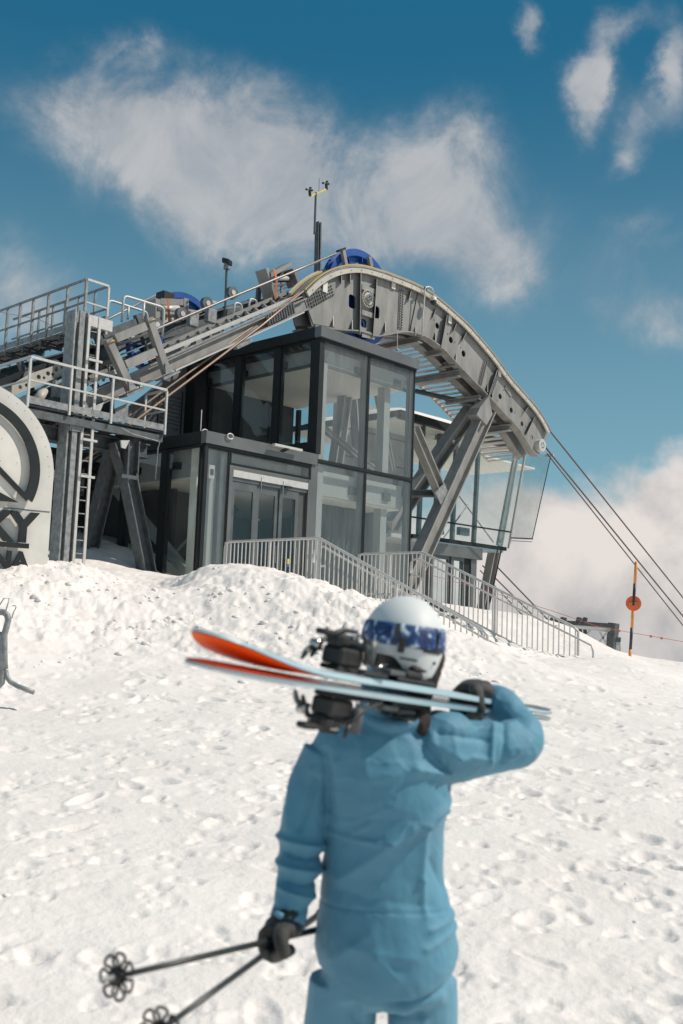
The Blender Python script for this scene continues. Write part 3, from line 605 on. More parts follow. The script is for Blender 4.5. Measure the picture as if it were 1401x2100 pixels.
# planked soffit, every board its own piece
nb = 16
for k in range(nb):
    a = VP+.06+k*(5.3/nb); part('soffit_board', pl(uA, uE if a < VP+1.6 else 20.0, a, a+5.3/nb-.02, zRB-.02, zRB+.04), 'ceiling_panel', pav)
def pbar(x0, y0, x1, y1, w, h, m, name, v=VP): return part(name, MB().bar(q3(x0, y0, v), q3(x1, y1, v), w, h, BV), m, pav)
for x0, y0, x1, y1 in ((868, 870, 858, 1098), (902, 890, 891, 1100), (936, 905, 927, 1108), (981, 920, 971, 1117)): pbar(x0, y0, x1, y1, .13, .14, 'mid_frame', 'mullion', VP+.1)
pbar(845, 1060, 1046, 1091, .05, .07, 'dark_frame', 'transom')
pbar(845, 1099, 1037, 1126, .14, .10, 'dark_frame', 'floor_edge'); pbar(845, 1105, 1030, 1131, .12, .03, 'chrome', 'drip_trim')
pbar(1060, 930, 1024, 1120, .34, .10, 'band_panel', 'end_post', VP+.3); pbar(1078, 925, 1043, 1125, .06, .08, 'rail_paint', 'end_post')
for (a, b, c_, d) in (((850, 868), (902, 885), (893, 1068), (845, 1061)), ((902, 885), (981, 912), (972, 1079), (893, 1068)), ((981, 912), (1077, 930), (1048, 1090), (972, 1079)),
                      ((845, 1062), (893, 1069), (891, 1103), (845, 1098)), ((893, 1069), (972, 1080), (971, 1114), (891, 1103)), ((972, 1080), (1047, 1091), (1040, 1123), (971, 1114))):
    part('pane', MB().slab([q3(*a), q3(*b), q3(*c_), q3(*d)], BV*.015), 'glass_clear', pav)
part('floor_slab', pl(uA, uEb, VP+.1, VP+5.2, zFl-.12, zFl+.02), 'band_panel', pav)
for x0, y0, x1, y1 in ((905, 1075, 905, 1100), (958, 1078, 958, 1104)): part('bracket', MB().box(q3(x0-8, y0+12, VP+.2), (BU, BV, UP), (.3, .08, .14)), 'mid_frame', pav)
# leaning end screen
e = [PV(1048, 1102, VP), PV(1092, 1104, 3.1), PV(1130, 934, 3.1), PV(1079, 925, VP)]
part('end_screen', MB().slab(e, BU*.015), 'glass', pav)
part('screen_rail', MB().bar(e[0]-UP*.02, e[1]-UP*.02, .06, .05), 'galvanised_dark', pav); part('screen_rail', MB().bar(e[0]-UP*.13, e[1]-UP*.13, .03, .03), 'rail_paint', pav)
part('screen_stay', MB().cyl(e[1], e[2], .018, 6), 'dark_frame', pav)
hb = part('screen_head', MB().bar(e[2]+BV*.25, e[2]-BV*.12, .08, .10), 'rail_paint', pav)
# portal and columns below
zg = 2.15
u0, u1 = uvz(q3(886, 1120))[0], uvz(q3(985, 1150))[0]; zl1 = uvz(q3(930, 1118))[2]; zl0 = uvz(q3(930, 1142))[2]
part('portal_lintel', pl(u0, u1, VP-.1, VP+.3, zl0, zl1), 'fascia_metal', pav)
for xa in (884, 925, 966): 
    ua = uvz(q3(xa, 1180))[0]; part('portal_post', pl(ua, ua+(.35 if xa == 966 else .16), VP, VP+.25, zg, zl0), 'mid_frame' if xa != 966 else 'fascia_metal', pav)
part('portal_post', pl(uvz(q3(955, 1180))[0], uvz(q3(965, 1180))[0], VP+.05, VP+.3, zg, zl0), 'dark_frame', pav)
for a, b in ((890, 924), (930, 954)):
    ua, ub = uvz(q3(a, 1180))[0], uvz(q3(b, 1180))[0]; m = MB(); addp(m, ua, ua+.08, VP+.05, VP+.1, zg, zl0); addp(m, ub-.08, ub, VP+.05, VP+.1, zg, zl0); addp(m, ua+.08, ub-.08, VP+.05, VP+.1, zl0-.12, zl0)
    d = part('door', m, 'mid_frame', pav); part('pane', pl(ua+.08, ub-.08, VP+.07, VP+.08, zg, zl0-.12), 'glass_clear', d)
part('leaning_column', MB().ibeam(PV(1014, 1128, 5.3), PV(988, 1262, 5.3), .34, .36, .06, BU), 'painted_steel', pav)
part('column_base', MB().box(PV(990, 1262, 5.3), (BU, BV, UP), (.5, .35, .10)), 'galvanised_dark', pav)
part('tie_rod', MB().cyl(PV(1028, 1128, 4.4), PV(1005, 1235, 4.4), .03, 6), 'dark_frame', pav)
for a, b in (((960, 1035), (905, 1110)), ((940, 1015), (1012, 1112))): part('tie_rod', MB().cyl(PV(*a, 6.5), PV(*b, 6.5), .03, 6), 'galvanised', pav)
snow_slab(uA, uE-.5, VP+.1, VP+4.5, zRT, .35, 'snow_on_pavilion', 'smooth white snow lying on the pavilion roof')

# ------------------------------------------------------------------ lift saddle: curved girders, slat bed, legs
VG = 2.0; VI = 2.62; VS0 = 2.75; VS1 = 4.05
saddle = thing('lift_saddle', 'huge curved grey steel rope saddle arching over the glass tower roof', 'steel structure', W(6, 2, 2.0))
def smooth_curve(pts, n):
    p = np.array(pts, float); t = np.r_[0, np.cumsum(np.linalg.norm(np.diff(p, axis=0), axis=1))]
    tt = np.linspace(0, t[-1], n)
    # Catmull-Rom style via cubic Hermite
    m = np.gradient(p, t, axis=0); out = []
    for s in tt:
        i = min(len(t)-2, max(0, int(np.searchsorted(t, s)-1))); h = t[i+1]-t[i]; x = (s-t[i])/h
        out.append((2*x**3-3*x*x+1)*p[i]+(x**3-2*x*x+x)*h*m[i]+(-2*x**3+3*x*x)*p[i+1]+(x**3-x*x)*h*m[i+1])
    return np.array(out)
TOPPX = [(622, 602), (645, 580), (672, 563), (700, 554), (730, 552), (773, 562), (808, 574), (843, 588), (872, 603), (900, 624), (926, 646), (950, 668), (980, 701), (1006, 732), (1039, 777), (1064, 806), (1087, 832), (1106, 858), (1121, 886)]
BOTPX = [(640, 668), (690, 676), (740, 680), (768, 689), (789, 686), (828, 680), (864, 688), (900, 712), (925, 737), (950, 764), (974, 788), (996, 811), (1010, 826), (1030, 848), (1051, 870), (1071, 897), (1086, 922), (1098, 934)]
top2 = np.array([uvz(PV(x, y, VG))[::2] for x, y in TOPPX]); bot2 = np.array([uvz(PV(x, y, VG))[::2] for x, y in BOTPX])
TC = smooth_curve(top2, 60); BC = smooth_curve(bot2, 50)
endc = [uvz(PV(x, y, VG))[::2] for x, y in ((1123, 893), (1117, 915), (1108, 930))]
outline = [tuple(q) for q in TC] + endc[:1] + endc[1:] + [tuple(q) for q in BC[::-1]]
def G(x, y, v=VG): return PV(x, y, v)
def g2(x, y): a = uvz(PV(x, y, VG)); return a[0], a[2]
holes = []
for (x, y, r) in ((897, 668, .10), (925, 697, .11), (951, 725, .11), (1026, 813, .10), (1049, 841, .10), (1071, 869, .09), (1091, 897, .08)): u, z = g2(x, y); holes.append(circ(u, z, r, 14))
def rrect(x0, y0, x1, y1, k=.08):
    (a, b), (c, d) = g2(x0, y0), g2(x1, y1); u0, u1 = min(a, c), max(a, c); z0, z1 = min(b, d), max(b, d)
    o = []
    for cx, cz, s in ((u1-k, z1-k, 0), (u0+k, z1-k, 90), (u0+k, z0+k, 180), (u1-k, z0+k, 270)):
        for t in (0, 30, 60, 90): o.append((cx+k*math.cos(math.radians(s+t)), cz+k*math.sin(math.radians(s+t))))
    return o
holes += [rrect(716, 602, 729, 635), rrect(741, 652, 752, 674), rrect(766, 625, 778, 655)]
for (x, y) in ((890, 656), (903, 680), (918, 685), (933, 702), (945, 713), (1033, 800), (1020, 821), (1056, 846), (1078, 875)): u, z = g2(x, y); holes.append(circ(u, z, .028, 8))
wp = link('web_plate', flat_plate('web_plate', outline, holes, .035, W(0, VG+.02, 0), BU, UP, 'painted_steel'), saddle)
outl_i = [(u+.0, z) for u, z in outline]
wi = link('web_plate', flat_plate('web_plate', outl_i, [], .035, W(0, VI, 0), BU, UP, 'painted_steel'), saddle)
def g3(q, v): return W(q[0], v, q[1])
def offn(C, d):
    C = np.array(C); t = np.gradient(C, axis=0); t /= np.linalg.norm(t, axis=1)[:, None]; n = np.c_[-t[:, 1], t[:, 0]]; return C+n*d
TCo = offn(TC, .0); TCu = offn(TC, -.13)
part('track_band', MB().strip([g3(q, VG-.15) for q in offn(TC, .02)], [g3(q, VG-.15) for q in TCu], BV*.06), 'cream_paint', saddle)
part('top_flange', MB().strip([g3(q, VG-.17) for q in offn(TC, .025)], [g3(q, VI+.05) for q in offn(TC, .025)], UP*.035), 'painted_steel', saddle)
part('rope_liner', MB().strip([g3(q, VG-.13) for q in offn(TC, .07)], [g3(q, VG-.02) for q in offn(TC, .07)], UP*.05), 'yellow_liner', saddle)
part('rope_liner', MB().strip([g3(q, VI-.2) for q in offn(TC, .07)], [g3(q, VI-.1) for q in offn(TC, .07)], UP*.05), 'yellow_liner', saddle)
part('track_band', MB().strip([g3(q, VI-.17) for q in offn(TC, .16)][:22], [g3(q, VI-.17) for q in offn(TC, .02)][:22], BV*.04), 'cream_paint', saddle)
m = MB()
for q in offn(TC, -.06)[1:-1:2]: c = g3(q, VG-.155); m.cyl(c, c-BV*.010, .013, 6)
part('rivets', m, 'galvanised_dark', saddle, kind='stuff')
part('bottom_flange', MB().strip([g3(q, VG-.13) for q in offn(BC, .0)], [g3(q, VG+.17) for q in offn(BC, .0)], UP*-.04), 'cream_paint' if 0 else 'painted_steel', saddle)
part('bottom_flange', MB().strip([g3(q, VI-.15) for q in offn(BC, .0)], [g3(q, VI+.15) for q in offn(BC, .0)], UP*-.04), 'painted_steel', saddle)
# stiffeners welded across the web: (top px, bottom px, depth)
for (x0, y0, x1, y1, d) in ((740, 560, 738, 684, .15), (773, 572, 765, 690, .15), (843, 597, 838, 616, .10), (858, 600, 840, 686, .035), (917, 646, 905, 712, .16), (936, 664, 931, 677, .12), (956, 682, 949, 697, .12), (1020, 758, 1002, 812, .16), (1084, 834, 1073, 848, .10),
                            (1096, 856, 1080, 890, .14), (700, 560, 700, 580, .11), (718, 558, 718, 580, .11), (894, 634, 888, 650, .08)):
    part('stiffener', MB().strip([G(x0, y0, VG-d), G(x1, y1, VG-d)], [G(x0, y0, VG), G(x1, y1, VG)], BU*.03), 'painted_steel', saddle)
for (x0, y0) in ((683, 664), (722, 672), (790, 676), (852, 684), (893, 696), (935, 740), (1010, 815), (1000, 800)):   # triangular gussets at the bottom flange
    a = G(x0-5, y0+3, VG); b = G(x0+5, y0+8, VG); c = G(x0+1, y0-18, VG); part('gusset', MB().slab([G(x0, y0+4, VG-.14), G(x0, y0+4, VG), G(x0, y0-16, VG)], BU*.03), 'painted_steel', saddle)
# splice plates with bolts
def splice(x0, y0, x1, y1, x2, y2, x3, y3, nu, nv, lab=None, v=VG, r=.026, p=saddle, mt='painted_steel'):
    a, b, c, d = (PV(x, y, v-.02) for x, y in ((x0, y0), (x1, y1), (x2, y2), (x3, y3)))
    pp = part('splice_plate', MB().slab([a, b, c, d], BV*.018), mt, p); m = MB()
    for i in range(nu):
        for j in range(nv):
            s, t = (i+.5)/nu, (j+.5)/nv; q = (a*(1-s)+b*s)*(1-t)+(d*(1-s)+c*s)*t; m.cyl(q, q-BV*.03, r, 6)
    o = part('bolts', m, 'galvanised_dark', pp, kind='stuff'); return pp
splice(820, 592, 829, 596, 825, 676, 816, 672, 2, 15)
splice(993, 738, 1000, 742, 988, 790, 981, 786, 2, 12)
splice(1016, 772, 1021, 776, 1008, 812, 1003, 808, 2, 9, r=.02)
splice(625, 607, 680, 583, 686, 606, 634, 636, 11, 4)
for (x, y) in ((808, 584), (924, 655), (1026, 765)):
    part('label_plate', MB().box(G(x-1, y, VG-.04), (BU, BV, UP), (.085 if x < 900 else .08, .012, .13)), 'sign_inner', saddle)
part('label_plate', MB().box(G(667, 588, VG-.04), (BU, BV, nrm(UP)), (.09, .012, .16)), 'sign_inner', saddle)
part('doubler_plate', MB().slab([G(684, 584, VG-.02), G(665, 592, VG-.02), G(688, 672, VG-.02), G(643, 664, VG-.02), G(622, 607, VG-.02)][::-1], BV*.02), 'painted_steel', saddle)
part('cross_stiffener', MB().bar(G(742, 588, VG-.08), G(770, 599, VG-.08), .15, .03, BV), 'painted_steel', saddle)
part('cross_stiffener', MB().bar(G(742, 640, VG-.08), G(766, 648, VG-.08), .15, .03, BV), 'painted_steel', saddle)
part('cross_stiffener', MB().bar(G(742, 684, VG-.08), G(768, 690, VG-.08), .2, .03, BV), 'painted_steel', saddle)
# bearing hub with its ring of bolts
hc = G(753, 613, VG-.04)
hb = part('bearing_hub', MB().cyl(hc+BV*.05, hc-BV*.06, .265, 32), 'cream_paint', saddle); part('hub_cap', MB().cyl(hc-BV*.06, hc-BV*.13, .12, 24), 'chrome', hb)
m = MB()
for k in range(20): t = 2*math.pi*k/20; q = hc-BV*.062+(BU*math.cos(t)+UP*math.sin(t))*.215; m.cyl(q, q-BV*.022, .022, 6)
for k in range(6): t = 2*math.pi*k/6; q = hc-BV*.132+(BU*math.cos(t)+UP*math.sin(t))*.06; m.cyl(q, q-BV*.02, .016, 6)
part('bolts', m, 'galvanised_dark', hb, kind='stuff')
ec = G(1105, 914, VG-.03); hb = part('end_roller', MB().cyl(ec+BV*.1, ec-BV*.16, .23, 28), 'rail_paint', saddle); m = MB()
for k in range(6): t = 2*math.pi*k/6; q = ec-BV*.162+(BU*math.cos(t)+UP*math.sin(t))*.09; m.cyl(q, q-BV*.02, .02, 6)
part('bolts', m, 'galvanised_dark', hb, kind='stuff')
ec = G(1072, 912, VI+.35); part('end_roller', MB().cyl(ec+BV*.2, ec-BV*.25, .22, 24), 'rail_paint', saddle)
part('slot_box', MB().slab([G(1038, 790, VG-.03), G(1052, 808, VG-.03), G(1048, 814, VG-.03), G(1036, 796, VG-.03)], BV*.02), 'galvanised', saddle)
# cross beams under the girders, out to the slat bed
def along(x, y, v1, name, w=.16, h=.16, v0=VG-.02, mt='painted_steel'):
    a = PV(x, y, v0); u, _, z = uvz(a); return part(name, MB().ibeam(a, W(u, v1, z), w, h, .03), mt, saddle)
along(862, 696, 5.4, 'cross_beam', .22, .2); along(944, 766, 5.4, 'cross_beam', .24, .22); along(1046, 877, 5.2, 'cross_beam', .24, .22)
along(985, 815, 3.4, 'cross_beam', .16, .14); along(935, 745, 2.6, 'cross_beam'); along(905, 722, 2.6, 'cross_beam')
part('strut_tube', MB().tube([PV(993, 834, VG+.2), PV(852, 802, 4.3)], .085, 14), 'galvanised_dark', saddle, smooth=True)
# slat bed: side rails and slats, following the girder underside
sB = offn(BC, 0.0)
k0, k1 = 16, 49
def bedz(q): return (q[0]+.15, q[1]-.06)
part('bed_rail', MB().strip([g3(bedz(q), VS0) for q in sB[k0:k1+1]], [g3((bedz(q)[0], bedz(q)[1]+.2), VS0) for q in sB[k0:k1+1]], BV*.05), 'painted_steel', saddle)
part('bed_rail', MB().strip([g3(bedz(q), VS1) for q in sB[k0:k1+1]], [g3((bedz(q)[0], bedz(q)[1]+.12), VS1) for q in sB[k0:k1+1]], BV*.04), 'cream_paint', saddle)
SL = smooth_curve(sB[k0:k1+1], 36)
for i, q in enumerate(SL):
    t = nrm(SL[min(i+1, 35)]-SL[max(i-1, 0)]); T = BU*t[0]+UP*t[1]; T = nrm(T*math.cos(.45)+np.cross(T, BV)*math.sin(.45)); Nn = np.cross(T, BV); b = bedz(q)
    part('slat', MB().box(W(b[0], (VS0+VS1)/2+.04, b[1]+.05), (T, BV, Nn), (.115, (VS1-VS0)/2-.05, .016)), 'rail_paint', saddle)
# legs and bracing
def leg(x0, y0, x1, y1, v0, v1, w, h, name='leg', t=.05, side=None, mt='painted_steel'):
    return part(name, MB().ibeam(PV(x0, y0, v0), PV(x1, y1, v1), w, h, t, side if side is not None else BU), mt, saddle)
leg(1000, 838, 834, 1205, VG+.05, VG-.25, .40, .50, side=BU)
leg(968, 838, 800, 1080, VG+1.1, VG+1.3, .40, .46, side=BU)
leg(848, 880, 908, 1020, VG-.1, VG-.1, .28, .34, 'brace', side=BU)
leg(800, 1012, 905, 1012, VG+1.2, VG+.1, .26, .22, 'tie_beam', side=UP, mt='galvanised_dark')
part('bolt_plate', MB().slab([PV(893, 1010, VG-.28), PV(912, 990, VG-.28), PV(922, 1020, VG-.28), PV(908, 1042, VG-.28)], BV*.03), 'galvanised', saddle)
part('leg_head', MB().slab([PV(985, 835, VG-.2), PV(1003, 812, VG-.2), PV(1010, 850, VG-.2), PV(998, 872, VG-.2), PV(978, 850, VG-.2)], BV*.4), 'painted_steel', saddle)

# ------------------------------------------------------------------ incline girders (left), as one track thing
track = thing('incline_track', 'sloping grey steel track girders running up from the left to the saddle', 'steel structure', W(-3, 2, 2.2))
def girder(x0, y0, x1, y1, v, hw, name='girder', w=.26, p=track, mt='painted_steel'):
    return part(name, MB().ibeam(PV(x0, y0, v), PV(x1, y1, v), w, hw, .035), mt, p)
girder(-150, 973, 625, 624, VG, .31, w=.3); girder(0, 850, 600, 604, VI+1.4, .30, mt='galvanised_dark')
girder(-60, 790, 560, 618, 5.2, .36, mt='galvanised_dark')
part('flange_edge', MB().bar(PV(-150, 990, VG-.15), PV(622, 641, VG-.15), .1, .03), 'rail_paint', track); part('flange_edge', MB().bar(PV(-150, 956, VG-.15), PV(618, 609, VG-.15), .1, .03), 'galvanised', track)
splice(546, 646, 602, 620, 606, 642, 550, 668, 11, 5, v=VG-.15, p=track, mt='galvanised')
a = PV(180, 786, VG+.3); b = PV(600, 612, VG+.3)
part('guide_rail', MB().bar(a, b, .08, .10), 'rail_paint', track); c = PV(180, 776, VG+1.2); d = PV(585, 601, VG+1.2); part('guide_rail', MB().bar(c, d, .08, .10), 'painted_steel', track)
for i in range(20):
    t = (i+.3)/20; part('sleeper', MB().bar(a*(1-t)+b*t-UP*.06, c*(1-t)+d*t-UP*.06, .06, .1), 'painted_steel', track)
part('head_plate', MB().slab([PV(600, 640, VG+.3), PV(622, 600, VG+.3), PV(640, 668, VG+.3), PV(606, 668, VG+.3)], BV*.05), 'painted_steel', track)
# perforated side plate further left
pp = [(0, 890), (0, 857), (60, 800), (145, 748), (145, 775), (75, 818), (30, 875)]
o2 = [uvz(PV(x, y, 2.6))[::2] for x, y in ((24, 788), (63, 766), (96, 755), (146, 738), (146, 763), (96, 783), (44, 804), (24, 814))]
hl = [circ(*uvz(PV(x, y, 2.6))[::2], r, 14) for x, y, r in ((115, 757, .05), (128, 754, .045), (98, 766, .05), (108, 768, .04), (79, 773, .05), (90, 775, .035), (41, 794, .045), (54, 790, .04))]
ph = link('perforated_plate', flat_plate('perforated_plate', o2, hl, .03, W(0, 2.6, 0), BU, UP, 'cream_paint'), track)
part('buffer_cylinder', MB().tube([PV(90, 800, 2.3), PV(76, 826, 2.2)], .10, 16), 'cream_paint', track, smooth=True); part('buffer_cylinder', MB().tube([PV(78, 822, 2.25), PV(70, 838, 2.15)], .115, 16), 'black_plastic', track, smooth=True)
part('drive_case', MB().slab([PV(95, 880, 2.4), PV(150, 885, 2.4), PV(150, 800, 2.4), PV(110, 815, 2.4)], BV*.5), 'galvanised_dark', track, bevel=.01)
part('drive_case', MB().slab([PV(160, 880, 2.4), PV(235, 850, 2.4), PV(235, 780, 2.4), PV(160, 820, 2.4)], BV*.3), 'dark_frame', track, bevel=.01)
part('bracing', MB().bar(PV(40, 740, 3.2), PV(100, 890, 3.2), .12, .12), 'galvanised_dark', track); part('bracing', MB().bar(PV(170, 740, 3.4), PV(230, 860, 3.4), .12, .14), 'galvanised_dark', track)
part('light_plate', MB().slab([PV(236, 838, 1.7), PV(264, 826, 1.7), PV(262, 868, 1.7), PV(236, 862, 1.7)], BV*.03), 'galvanised', track)
part('cover_plate', MB().slab([PV(175, 870, 1.8), PV(200, 860, 1.8), PV(212, 828, 1.8), PV(180, 845, 1.8)], BV*.03), 'rail_paint', track)
part('hanging_box', MB().slab([PV(484, 708, VG-.2), PV(518, 694, VG-.2), PV(516, 703, VG-.2), PV(488, 716, VG-.2)], BV*.15), 'galvanised', track)

# ------------------------------------------------------------------ blue sheaves
def sheave(c, r, name, lab, wdt=.30):
    o = thing(name, lab, 'pulley wheel', c, 'blue rope pulley wheels')
    X, Y, Z = BU, UP, BV; n = 56
    def ringpts(rr, v): return [c+(X*math.cos(2*math.pi*k/n)+Y*math.sin(2*math.pi*k/n))*rr+Z*v for k in range(n)]
    def ring(prof, mt, nm):
        m = MB(); R = [ringpts(rr, v) for rr, v in prof]; vs = [q for rg in R for q in rg]; P_ = len(prof)
        fs = [(i*n+k, i*n+(k+1) % n, ((i+1) % P_)*n+(k+1) % n, ((i+1) % P_)*n+k) for i in range(P_) for k in range(n)]
        return part(nm, m.add(vs, fs), mt, o, smooth=False)
    ring([(r, -wdt/2), (r*.90, -.06), (r*.90, .06), (r, wdt/2), (r*.86, wdt/2), (r*.84, 0), (r*.86, -wdt/2)], 'blue_paint', 'rim')
    outer = circ(0, 0, r*.87, 48); hs = []
    for k in range(6):
        t0 = 2*math.pi*(k+.5)/6; hs.append([(r*.56*math.cos(t0)+r*.20*math.cos(2*math.pi*j/16)*math.cos(t0)-r*.20*math.sin(2*math.pi*j/16)*math.sin(t0), r*.56*math.sin(t0)+r*.20*math.cos(2*math.pi*j/16)*math.sin(t0)+r*.20*math.sin(2*math.pi*j/16)*math.cos(t0)) for j in range(16)])
    link('disc', flat_plate('disc', outer, hs, .04, c, X, Y, 'blue_paint'), o)
    for k in range(12):
        t0 = 2*math.pi*k/12; d = X*math.cos(t0)+Y*math.sin(t0); part('rib', MB().box(c+d*r*.80-BV*.08, (d, np.cross(d, BV), BV), (r*.07, .012, .07)), 'blue_paint', o)
    part('hub', MB().cyl(c-BV*.15, c+BV*.15, r*.18, 24), 'blue_paint', o); return o
sheave(PV(733, 612, VG+.33), 1.42, 'pulley_wheel', 'bright blue pulley wheel standing above the top of the grey curved saddle')
sheave(PV(372, 690, 8.6), 1.42, 'pulley_wheel', 'blue pulley wheel further left behind the tilted square frame')
sheave(PV(300, 715, 3.5), .0+.55, 'pulley_wheel', 'small blue wheel seen through the opening of the tilted square steel frame', .2)
# rope keepers on the near wheel
kp = thing('rope_keeper', 'pair of grey upright guard brackets over the near blue wheel', 'bracket', PV(708, 545, VG+.1))
part('bracket', MB().bar(PV(711, 556, VG+.08), PV(703, 513, VG+.08), .10, .12, BU), 'painted_steel', kp); part('bracket', MB().bar(PV(763, 560, VG+.08), PV(757, 527, VG+.08), .10, .12, BU), 'painted_steel', kp)
part('keeper_block', MB().bar(PV(693, 515, VG+.1), PV(706, 510, VG+.1), .16, .06), 'black_plastic', kp, bevel=.01)

# second saddle behind (its upper part shows left of the tower)
s2 = thing('far_lift_saddle', 'second curved saddle with yellow edged cream rail, behind the tilted square frame', 'steel structure', PV(380, 760, 8.4))
c2 = smooth_curve([uvz(PV(x, y, 8.4))[::2] for x, y in ((286, 692), (305, 664), (330, 648), (355, 642), (385, 642), (415, 648), (440, 657), (458, 668))], 40)
part('track_band', MB().strip([g3(q, 8.3) for q in c2], [g3(q, 8.3) for q in offn(c2, -.24)], BV*.06), 'cream_paint', s2)
part('rope_liner', MB().strip([g3(q, 8.32) for q in offn(c2, .05)], [g3(q, 8.42) for q in offn(c2, .05)], UP*.06), 'yellow_liner', s2)
link('web_plate', flat_plate('web_plate', [tuple(q) for q in c2]+[tuple(q) for q in offn(c2, -1.3)[::-1]], [], .04, W(0, 8.45, 0), BU, UP, 'painted_steel'), s2)
m = MB()
for q in offn(c2, -.12)[1:-1:2]: c = g3(q, 8.295); m.cyl(c, c-BV*.02, .03, 6)
part('rivets', m, 'galvanised_dark', s2, kind='stuff')
for x in (325, 352, 378, 404, 432): part('stiffener', MB().strip([PV(x, 652, 8.25), PV(x-2, 705, 8.25)], [PV(x, 652, 8.43), PV(x-2, 705, 8.43)], BU*.03), 'painted_steel', s2)
hc = PV(374, 690, 8.2); part('bearing_hub', MB().cyl(hc+BV*.05, hc-BV*.08, .34, 24), 'cream_paint', s2)

# ------------------------------------------------------------------ tilted lifting frames
def hframe(corners, v, w, d, name, lab, mid=(.56,), feet=True, strap=None, bm='painted_steel'):
    bl, br, tr, tl = [PV(x, y, v) for x, y in corners]; o = thing(name, lab, 'steel frame', (bl+br)/2)
    for a, b, nm in ((bl, tl, 'side_beam'), (br, tr, 'side_beam')): part(nm, MB().box((a+b)/2, (nrm(b-a), BV, nrm(np.cross(b-a, BV))), (np.linalg.norm(b-a)/2, d/2, w/2)), bm, o, bevel=.008)
    up = nrm(tl-bl); ac = nrm(br-bl); le = bl+ac*w/2; ri = br-ac*w/2
    ts = [1-.5*w/np.linalg.norm(tl-bl)]+[1-m_ for m_ in mid]
    for t in ts: part('cross_beam', MB().box((bl+(tl-bl)*t+br+(tr-br)*t)/2, (ac, BV, up), (np.linalg.norm(br-bl)/2-w/2-.002, d/2-.004, w/2)), bm, o, bevel=.008)
    if feet:
        for a in (bl, br):
            part('foot_plate', MB().box(a-up*.06, (ac, BV, up), (.26, d/2+.08, .025)), 'galvanised', o)
            m = MB()
            for s in (-.19, .19): q = a-up*.035+ac*s-BV*(d/2+.02); m.cyl(q, q+up*.06, .02, 6)
            part('bolts', m, 'galvanised', o, kind='stuff')
            part('gusset', MB().slab([a-ac*w*.0-BV*(d/2+.03)+up*.25, a-BV*(d/2+.03)-ac*.12, a-BV*(d/2+.03)+ac*.12], BV*.02), 'galvanised', o)
        for a in (tl, tr):
            q = a-up*w*.5-BV*(d/2+.0); m = MB().tube([q-BV*.0+ac*(-.10)+up*0, q-BV*.05-ac*.05+up*.03, q-BV*.05+ac*.05+up*.03, q+ac*.10], .018, 6); part('lifting_eye', m, 'yellow_liner', o, smooth=True)
    return o
hframe(((268, 800), (342, 766), (304, 652), (220, 696)), 1.55, .19, .16, 'lifting_frame', 'big tilted square steel frame with a middle bar bolted on the sloping track', mid=(.56,))
hframe(((240, 792), (318, 757), (281, 645), (200, 690)), 3.3, .18, .14, 'lifting_frame', 'darker tilted steel frame standing just behind the big tilted square frame', mid=(), feet=False, bm='galvanised_dark')
o = hframe(((556, 616), (604, 588), (592, 553), (537, 553)), 3.4, .12, .45, 'roller_frame', 'small grey frame with roller and orange strap left of the near blue wheel', mid=(), feet=False)
part('roller', MB().cyl(PV(546, 572, 3.35), PV(592, 571, 3.35), .07, 16), 'rail_paint', o, smooth=True)
part('back_board', MB().slab([PV(541, 556, 3.5), PV(590, 556, 3.5), PV(594, 578, 3.5), PV(549, 580, 3.5)], BV*.04), 'interior_dark', o)
part('lower_leg', MB().bar(PV(556, 600, 3.3), PV(566, 618, 3.3), .12, .12, BU), 'painted_steel', o)
part('strap', MB().strip([PV(560, 551, 3.1), PV(566, 575, 3.05), PV(564, 600, 3.1), PV(566, 612, 3.1)], [PV(564, 551, 3.1), PV(570, 575, 3.05), PV(568, 600, 3.1), PV(571, 612, 3.1)], BV*.01), 'orange_strap', o)
o = hframe(((314, 690), (372, 690), (372, 615), (314, 616)), 7.2, .20, .5, 'roller_frame', 'steel frame with roller and orange strap beside the far blue wheel', mid=(.35,), feet=False)
part('roller', MB().cyl(PV(322, 633, 7.0), PV(366, 633, 7.0), .10, 16), 'rail_paint', o, smooth=True)
part('strap', MB().strip([PV(343, 613, 6.8), PV(345, 650, 6.8), PV(346, 678, 6.8)], [PV(347, 613, 6.8), PV(349, 650, 6.8), PV(349, 678, 6.8)], BV*.012), 'orange_strap', o)
part('motor', MB().box(PV(339, 610, 7.2), (BU, BV, UP), (.22, .2, .14)), 'black_plastic', o, bevel=.03)
o = thing('tilted_panel', 'pale rectangular tilted panel on a post right of the far blue wheel', 'panel', PV(430, 640, 6))
part('panel', MB().slab([PV(411, 634, 6), PV(424, 614, 6), PV(446, 618, 6), PV(432, 636, 6)], BV*.05), 'rail_paint', o); part('post', MB().bar(PV(425, 632, 6), PV(425, 668, 6), .07, .07), 'black_plastic', o); part('lamp', MB().box(PV(425, 629, 5.9), (BU, BV, UP), (.12, .1, .06)), 'black_plastic', o)

